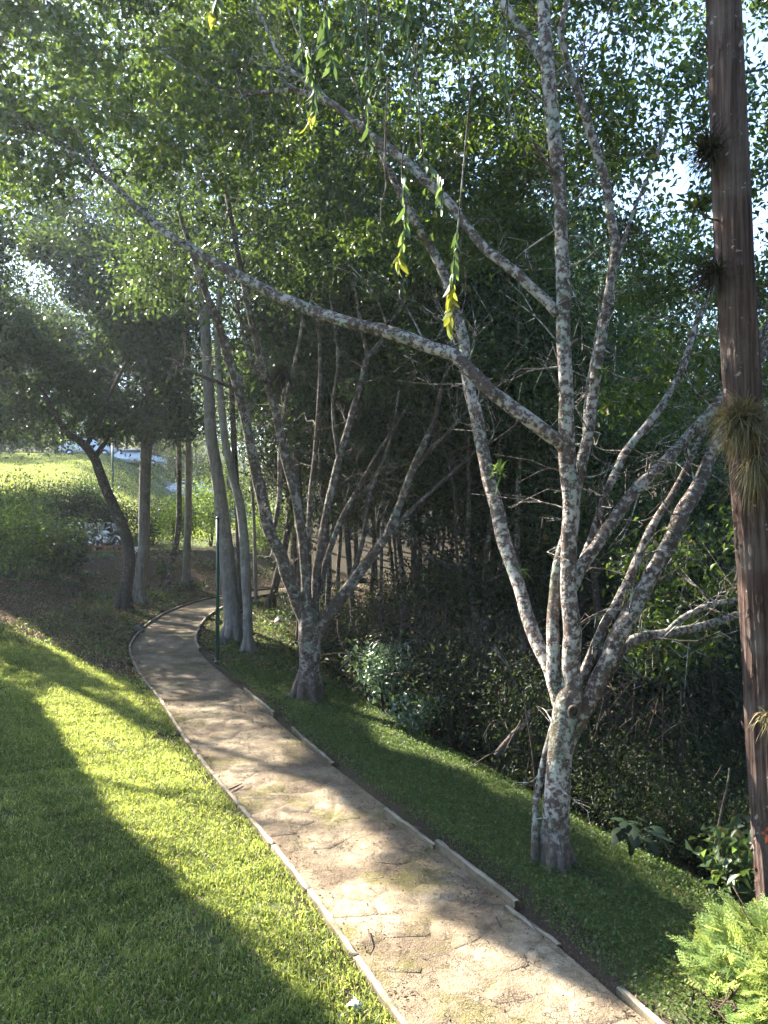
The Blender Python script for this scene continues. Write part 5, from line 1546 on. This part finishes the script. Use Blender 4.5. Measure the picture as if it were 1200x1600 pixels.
# roots at tree feet
for k, (pts, w, lab) in enumerate((([(497, 1095), (520, 1108), (545, 1118)], .03, 'root crawling from the foot of the forked tree'), ([(885, 1350), (910, 1362), (940, 1385)], .035, 'root running downhill from the foot of the lichen tree'))):
    Pw = spline(np.array([ground_px(x, y) for x, y in pts]), 5); g = Geo(); tube(g, Pw - Pw[0], np.linspace(w * 1.5, w * .5, len(Pw)), 8, .1, k)
    o = link_mesh('tree_root', g.mesh('tree_root'), M['bark_dark']); o.location = Pw[0]; tag(o, lab, 'root')
# scrap on the lawn
b0 = ground_px(556, 1584); g = Geo()
add_leaves(g, RNG.normal(size=(9, 3)) * .012 + np.array([0, 0, .05]), .06, .05, -.1, 1.0)
o = link_mesh('paper_scrap', g.mesh('paper_scrap', smooth=False), M['paper']); o.location = b0; tag(o, 'crumpled pale blue-white scrap in the grass by the kerb', 'litter')
o_c = P3(1196, 1302, dR - .2); g = Geo(); add_leaves(g, RNG.normal(size=(5, 3)) * .015, .07, .04, .2, .4)
o = link_mesh('orange_flower', g.mesh('orange_flower', smooth=False), M['orange']); o.location = o_c; tag(o, 'small orange-red bloom against the redwood bark', 'flower')


# ------------------------------------------------------------------ posts, rail, vehicles
def bm_obj(name, mat, parent, build, loc=None, smooth=True):
    bm = bmesh.new(); build(bm); me = bpy.data.meshes.new(name); bm.to_mesh(me); bm.free()
    if smooth: me.polygons.foreach_set('use_smooth', [True] * len(me.polygons))
    o = link_mesh(name, me, mat, parent)
    if loc is not None: o.location = loc
    return o


def rod(bm, a, b, r, seg=10, r2=None):
    a, b = Vector(a), Vector(b); d = b - a
    m = Matrix.Translation((a + b) / 2) @ d.to_track_quat('Z', 'Y').to_matrix().to_4x4()
    bmesh.ops.create_cone(bm, cap_ends=True, segments=seg, radius1=r, radius2=r if r2 is None else r2, depth=d.length, matrix=m)


def block(bm, c, s, bev=.0, rot=None):
    m = Matrix.Translation(Vector(c)) @ (rot.to_4x4() if rot else Matrix.Identity(4)) @ Matrix.Diagonal((*s, 1))
    r = bmesh.ops.create_cube(bm, size=1, matrix=m)
    if bev:
        es = list({e for v in r['verts'] for e in v.link_edges}); bmesh.ops.bevel(bm, geom=es, offset=bev, segments=2, affect='EDGES')


def blob(bm, c, s, sub=2, rot=None):
    m = Matrix.Translation(Vector(c)) @ (rot.to_4x4() if rot else Matrix.Identity(4)) @ Matrix.Diagonal((*s, 1))
    bmesh.ops.create_icosphere(bm, subdivisions=sub, radius=1, matrix=m)


def post(label, base, h, r):
    t = thing('lamp_post', label, 'post', base, 0, 'green posts in the park')
    bm_obj('pole', M['green_paint'], t, lambda bm: rod(bm, (0, 0, -.2), (0, 0, h), r, 14, r * .8))
    bm_obj('collar', M['green_paint'], t, lambda bm: (rod(bm, (0, 0, 0), (0, 0, .06), r * 1.9, 14), rod(bm, (0, 0, h * .28), (0, 0, h * .28 + .05), r * 1.2, 14)))
    bm_obj('cap', M['green_paint'], t, lambda bm: blob(bm, (0, 0, h), (r * 1.1, r * 1.1, r)))
    return t


b0 = ground_px(340, 1036); post('slim dark green lamp post beside the path at the bend', b0, (1036 - 810) / F * b0[1], .041)
b0 = P3(176, 752, 46); b0[2] = tz(b0[0], 46); post('small green post standing on the sunlit hill', b0, 3.4, .07)


def torus(bm, c, R, r, seg=22, sec=8):
    rows = []
    for i in range(seg):
        a = 2 * math.pi * i / seg; rows.append([bm.verts.new((c[0] + math.cos(a) * (R + r * math.cos(q * 2 * math.pi / sec)), c[1] + r * math.sin(q * 2 * math.pi / sec), c[2] + math.sin(a) * (R + r * math.cos(q * 2 * math.pi / sec)))) for q in range(sec)])
    for i in range(seg):
        for q in range(sec):
            bm.faces.new((rows[i][q], rows[i][(q + 1) % sec], rows[(i + 1) % seg][(q + 1) % sec], rows[(i + 1) % seg][q]))


def motorcycle(label, loc, rz, paint):
    """length along x, front wheel at +x"""
    t = thing('motorcycle', label, 'motorcycle', loc, rz, 'parked motorcycles')
    for x in (.68, -.68):
        w = bm_obj('wheel', M['black'], t, lambda bm: torus(bm, (0, 0, 0), .26, .06), (x, 0, .32))
        bm_obj('rim', M['chrome'], w, lambda bm: (torus(bm, (0, 0, 0), .2, .018, 20, 6), rod(bm, (0, -.06, 0), (0, .06, 0), .05), [rod(bm, (0, 0, 0), (math.cos(k * 1.047) * .2, 0, math.sin(k * 1.047) * .2), .008, 6) for k in range(6)]))
        bm_obj('fender', M['chrome'] if x > 0 else paint, t, lambda bm: torus_arc(bm, .36, .07, .3, 2.5), (x, 0, .32))
    bm_obj('frame', M['black'], t, lambda bm: (rod(bm, (-.68, .07, .32), (.3, .1, .4), .02), rod(bm, (-.68, -.07, .32), (.3, -.1, .4), .02), rod(bm, (.45, 0, .85), (-.35, 0, .62), .03), rod(bm, (.45, 0, .85), (.25, 0, .3), .03)))
    bm_obj('engine', M['chrome'], t, lambda bm: (block(bm, (.05, 0, .38), (.4, .26, .28), .04), blob(bm, (.12, 0, .56), (.1, .12, .12)), blob(bm, (-.08, 0, .54), (.09, .12, .12))))
    bm_obj('tank', paint, t, lambda bm: blob(bm, (.18, 0, .76), (.29, .14, .13), 3))
    bm_obj('seat', M['black'], t, lambda bm: (block(bm, (-.3, 0, .74), (.55, .24, .09), .04), block(bm, (-.62, 0, .82), (.16, .22, .14), .04)))
    bm_obj('exhaust', M['chrome'], t, lambda bm: (rod(bm, (.2, -.15, .3), (-.8, -.17, .27), .035), rod(bm, (-.3, -.16, .28), (-.85, -.17, .27), .05)))
    bm_obj('fork', M['chrome'], t, lambda bm: (rod(bm, (.68, .09, .32), (.45, .09, .92), .024), rod(bm, (.68, -.09, .32), (.45, -.09, .92), .024)))
    bm_obj('handlebar', M['chrome'], t, lambda bm: (rod(bm, (.45, .1, .92), (.34, .38, 1.02), .016), rod(bm, (.45, -.1, .92), (.34, -.38, 1.02), .016), rod(bm, (.45, .1, .92), (.45, -.1, .92), .016)))
    bm_obj('headlight', M['chrome'], t, lambda bm: blob(bm, (.56, 0, .86), (.1, .09, .09)))
    bm_obj('windscreen', M['silver_paint'], t, lambda bm: block(bm, (.5, 0, 1.06), (.02, .34, .26), .008, Matrix.Rotation(-.35, 3, 'Y')))
    for s in (1, -1):
        bm_obj('mirror', M['chrome'], t, lambda bm: (rod(bm, (.36, s * .32, 1.0), (.38, s * .4, 1.16), .008, 6), blob(bm, (.38, s * .4, 1.18), (.02, .06, .04))))
    return t


def torus_arc(bm, R, w, a0, a1, n=9):
    rows = []
    for i in range(n):
        a = a0 + (a1 - a0) * i / (n - 1)
        rows.append([bm.verts.new((math.cos(a) * r_, y, math.sin(a) * r_)) for r_, y in ((R - .01, -w), (R + .015, 0), (R - .01, w), (R - .02, 0))])
    for i in range(n - 1):
        for q in range(4): bm.faces.new((rows[i][q], rows[i][(q + 1) % 4], rows[i + 1][(q + 1) % 4], rows[i + 1][q]))


dM = 33.0
for (px, dd, rz, m_, lab) in ((143, 0, 2.2, 'silver_paint', 'silver motorcycle with a tall windscreen parked behind the orange rail'), (168, .3, 2.5, 'car_white', 'white-tanked motorcycle beside the silver one on the terrace'),
                              (188, .8, 2.3, 'black', 'dark motorcycle nearest the crooked trunk on the terrace'), (14, -1.5, .35, 'red_paint', 'red and white motorcycle at the left edge behind shrubs')):
    d = dM + dd; x = (px - CX) / F * d
    t = motorcycle(lab, (x, d, tz(x, d)), rz, M[m_])
    if m_ == 'red_paint': bm_obj('fairing', M['car_white'], t, lambda bm: blob(bm, (.42, 0, .86), (.3, .2, .22), 3)); t.scale = (1.1,) * 3
x0, x1 = (128 - CX) / F * 32, (199 - CX) / F * 32
zr = tz((x0 + x1) / 2, 32)
t = thing('orange_rail', 'low rusty orange rail in front of the parked motorcycles', 'rail', (x0, 32, zr))
Lr_ = x1 - x0
for z in (.28, .08): bm_obj('rail', M['rust'], t, lambda bm: block(bm, (Lr_ / 2, 0, z), (Lr_, .06, .055), .01))
for k in range(5): bm_obj('post', M['rust'], t, lambda bm: block(bm, (Lr_ * k / 4, .05, .1), (.055, .05, .45), .008))
x2 = (203 - CX) / F * 32
o = bm_obj('low_wall', M['white_paint'], None, lambda bm: block(bm, (.3, 0, .05), (.95, .2, .42), .02), (x2, 32, tz(x2, 32))); tag(o, 'short white wall end between the crooked and the grey trunk', 'wall')

# road on the hill with parked cars
rz0 = tz(-24, 59)
rv = []
for x in np.linspace(-60, -4, 60):
    for y in (58.2, 64.5): rv.append((x, y + .1 * (x + 25) * 0, 0))
rv = np.array(rv, float); rv[:, 2] = np.maximum(terrain(rv[:, 0], np.full(len(rv), 58.2)), terrain(rv[:, 0], rv[:, 1])) + .03
k = np.arange(59) * 2
tag(link_mesh('hill_road', mesh_np('hill_road', rv, np.stack([k, k + 2, k + 3, k + 1], 1)), M['asphalt']), 'grey road along the top of the hill', None, None, 'structure')


def car(label, loc, rz, paint):
    t = thing('parked_car', label, 'car', loc, rz, 'cars parked on the hill road')
    prof = [(-2.1, .35), (-2.12, .7), (-2.0, .92), (-1.55, .98), (-1.15, 1.42), (.35, 1.45), (1.0, .98), (1.9, .85), (2.1, .65), (2.1, .35)]
    def body(bm):
        L = [[bm.verts.new((x, s * (.84 if z < 1.0 else .68), z)) for x, z in prof] for s in (-1, 1)]
        n = len(prof)
        for i in range(n): bm.faces.new((L[0][i], L[0][(i + 1) % n], L[1][(i + 1) % n], L[1][i]))
        bm.faces.new(L[0][::-1]); bm.faces.new(L[1])
        bmesh.ops.bevel(bm, geom=list(bm.edges), offset=.05, segments=2, affect='EDGES')
    bm_obj('body', paint, t, body)
    for s in (-1, 1):
        bm_obj('side_window', M['glass'], t, lambda bm: block(bm, (-.35, s * .765, 1.2), (1.5, .03, .34), .01, Matrix.Rotation(s * -.33, 3, 'X')))
        bm_obj('headlight', M['chrome'], t, lambda bm: blob(bm, (2.06, s * .6, .7), (.08, .16, .09)))
        bm_obj('tail_lamp', M['tail'], t, lambda bm: blob(bm, (-2.08, s * .64, .78), (.06, .14, .1)))
        for x in (-1.3, 1.3):
            w = bm_obj('wheel', M['black'], t, lambda bm: torus(bm, (0, 0, 0), .23, .09), (x, s * .8, .32)); bm_obj('rim', M['chrome'], w, lambda bm: rod(bm, (0, -.07, 0), (0, .07, 0), .19, 16))
    bm_obj('windscreen', M['glass'], t, lambda bm: block(bm, (.72, 0, 1.22), (.03, 1.3, .7), .01, Matrix.Rotation(-.94, 3, 'Y')))
    bm_obj('rear_window', M['glass'], t, lambda bm: block(bm, (-1.4, 0, 1.21), (.03, 1.25, .56), .01, Matrix.Rotation(.74, 3, 'Y')))


for (px, rz, m_, lab) in ((138, .25, 'car_white', 'white car parked on the hill road above the crooked trunk'), (215, .1, 'silver_paint', 'silver car parked on the hill road near the grey trunk'), (290, 3.0, 'car_white', 'pale car on the hill road, mostly behind leaves')):
    d = 61; x = (px - CX) / F * d; car(lab, (x, d, tz(x, 58.2) + .05), rz, M[m_])

# ------------------------------------------------------------------ thin haze in the air, also added to imitate lens veil
hm, nt, out = new_mat('haze')
pv = nt.nodes.new('ShaderNodeVolumePrincipled')
pv.inputs['Color'].default_value = (0.76, 0.87, 1.0, 1)
pv.inputs['Density'].default_value = HAZE
pv.inputs['Anisotropy'].default_value = 0.55
nt.links.new(pv.outputs[0], out.inputs['Volume'])
zlo = float(ZZ.min()) - 1.0
bm_ = bmesh.new(); block(bm_, (0, 350, (zlo + 40) / 2), (1300, 1200, 40 - zlo)); me = bpy.data.meshes.new('haze'); bm_.to_mesh(me); bm_.free()
tag(link_mesh('haze', me, hm), 'thin haze hanging under the trees', None, None, 'stuff')


# look-alikes that one view tells apart only by place: say which
same = {}
for o in SC.objects:
    if o.parent is None and o.name.split('.')[0] in ('forest_tree', 'undergrowth_shrub') and o.get('label'): same.setdefault(o['label'], []).append(o)
ORD = ['leftmost', 'second', 'third', 'fourth', 'fifth', 'sixth', 'seventh', 'eighth', 'ninth', 'tenth', 'eleventh', 'twelfth']
for lab, obs in same.items():
    if len(obs) < 2: continue
    obs.sort(key=lambda o: o.location.x / max(o.location.y, 1))
    for i, o in enumerate(obs[:12]):
        w = 'leftmost ' if i == 0 else 'rightmost ' if i == len(obs) - 1 else ORD[i] + ' from left, '
        if len((w + lab).split()) <= 16: o['label'] = w + lab
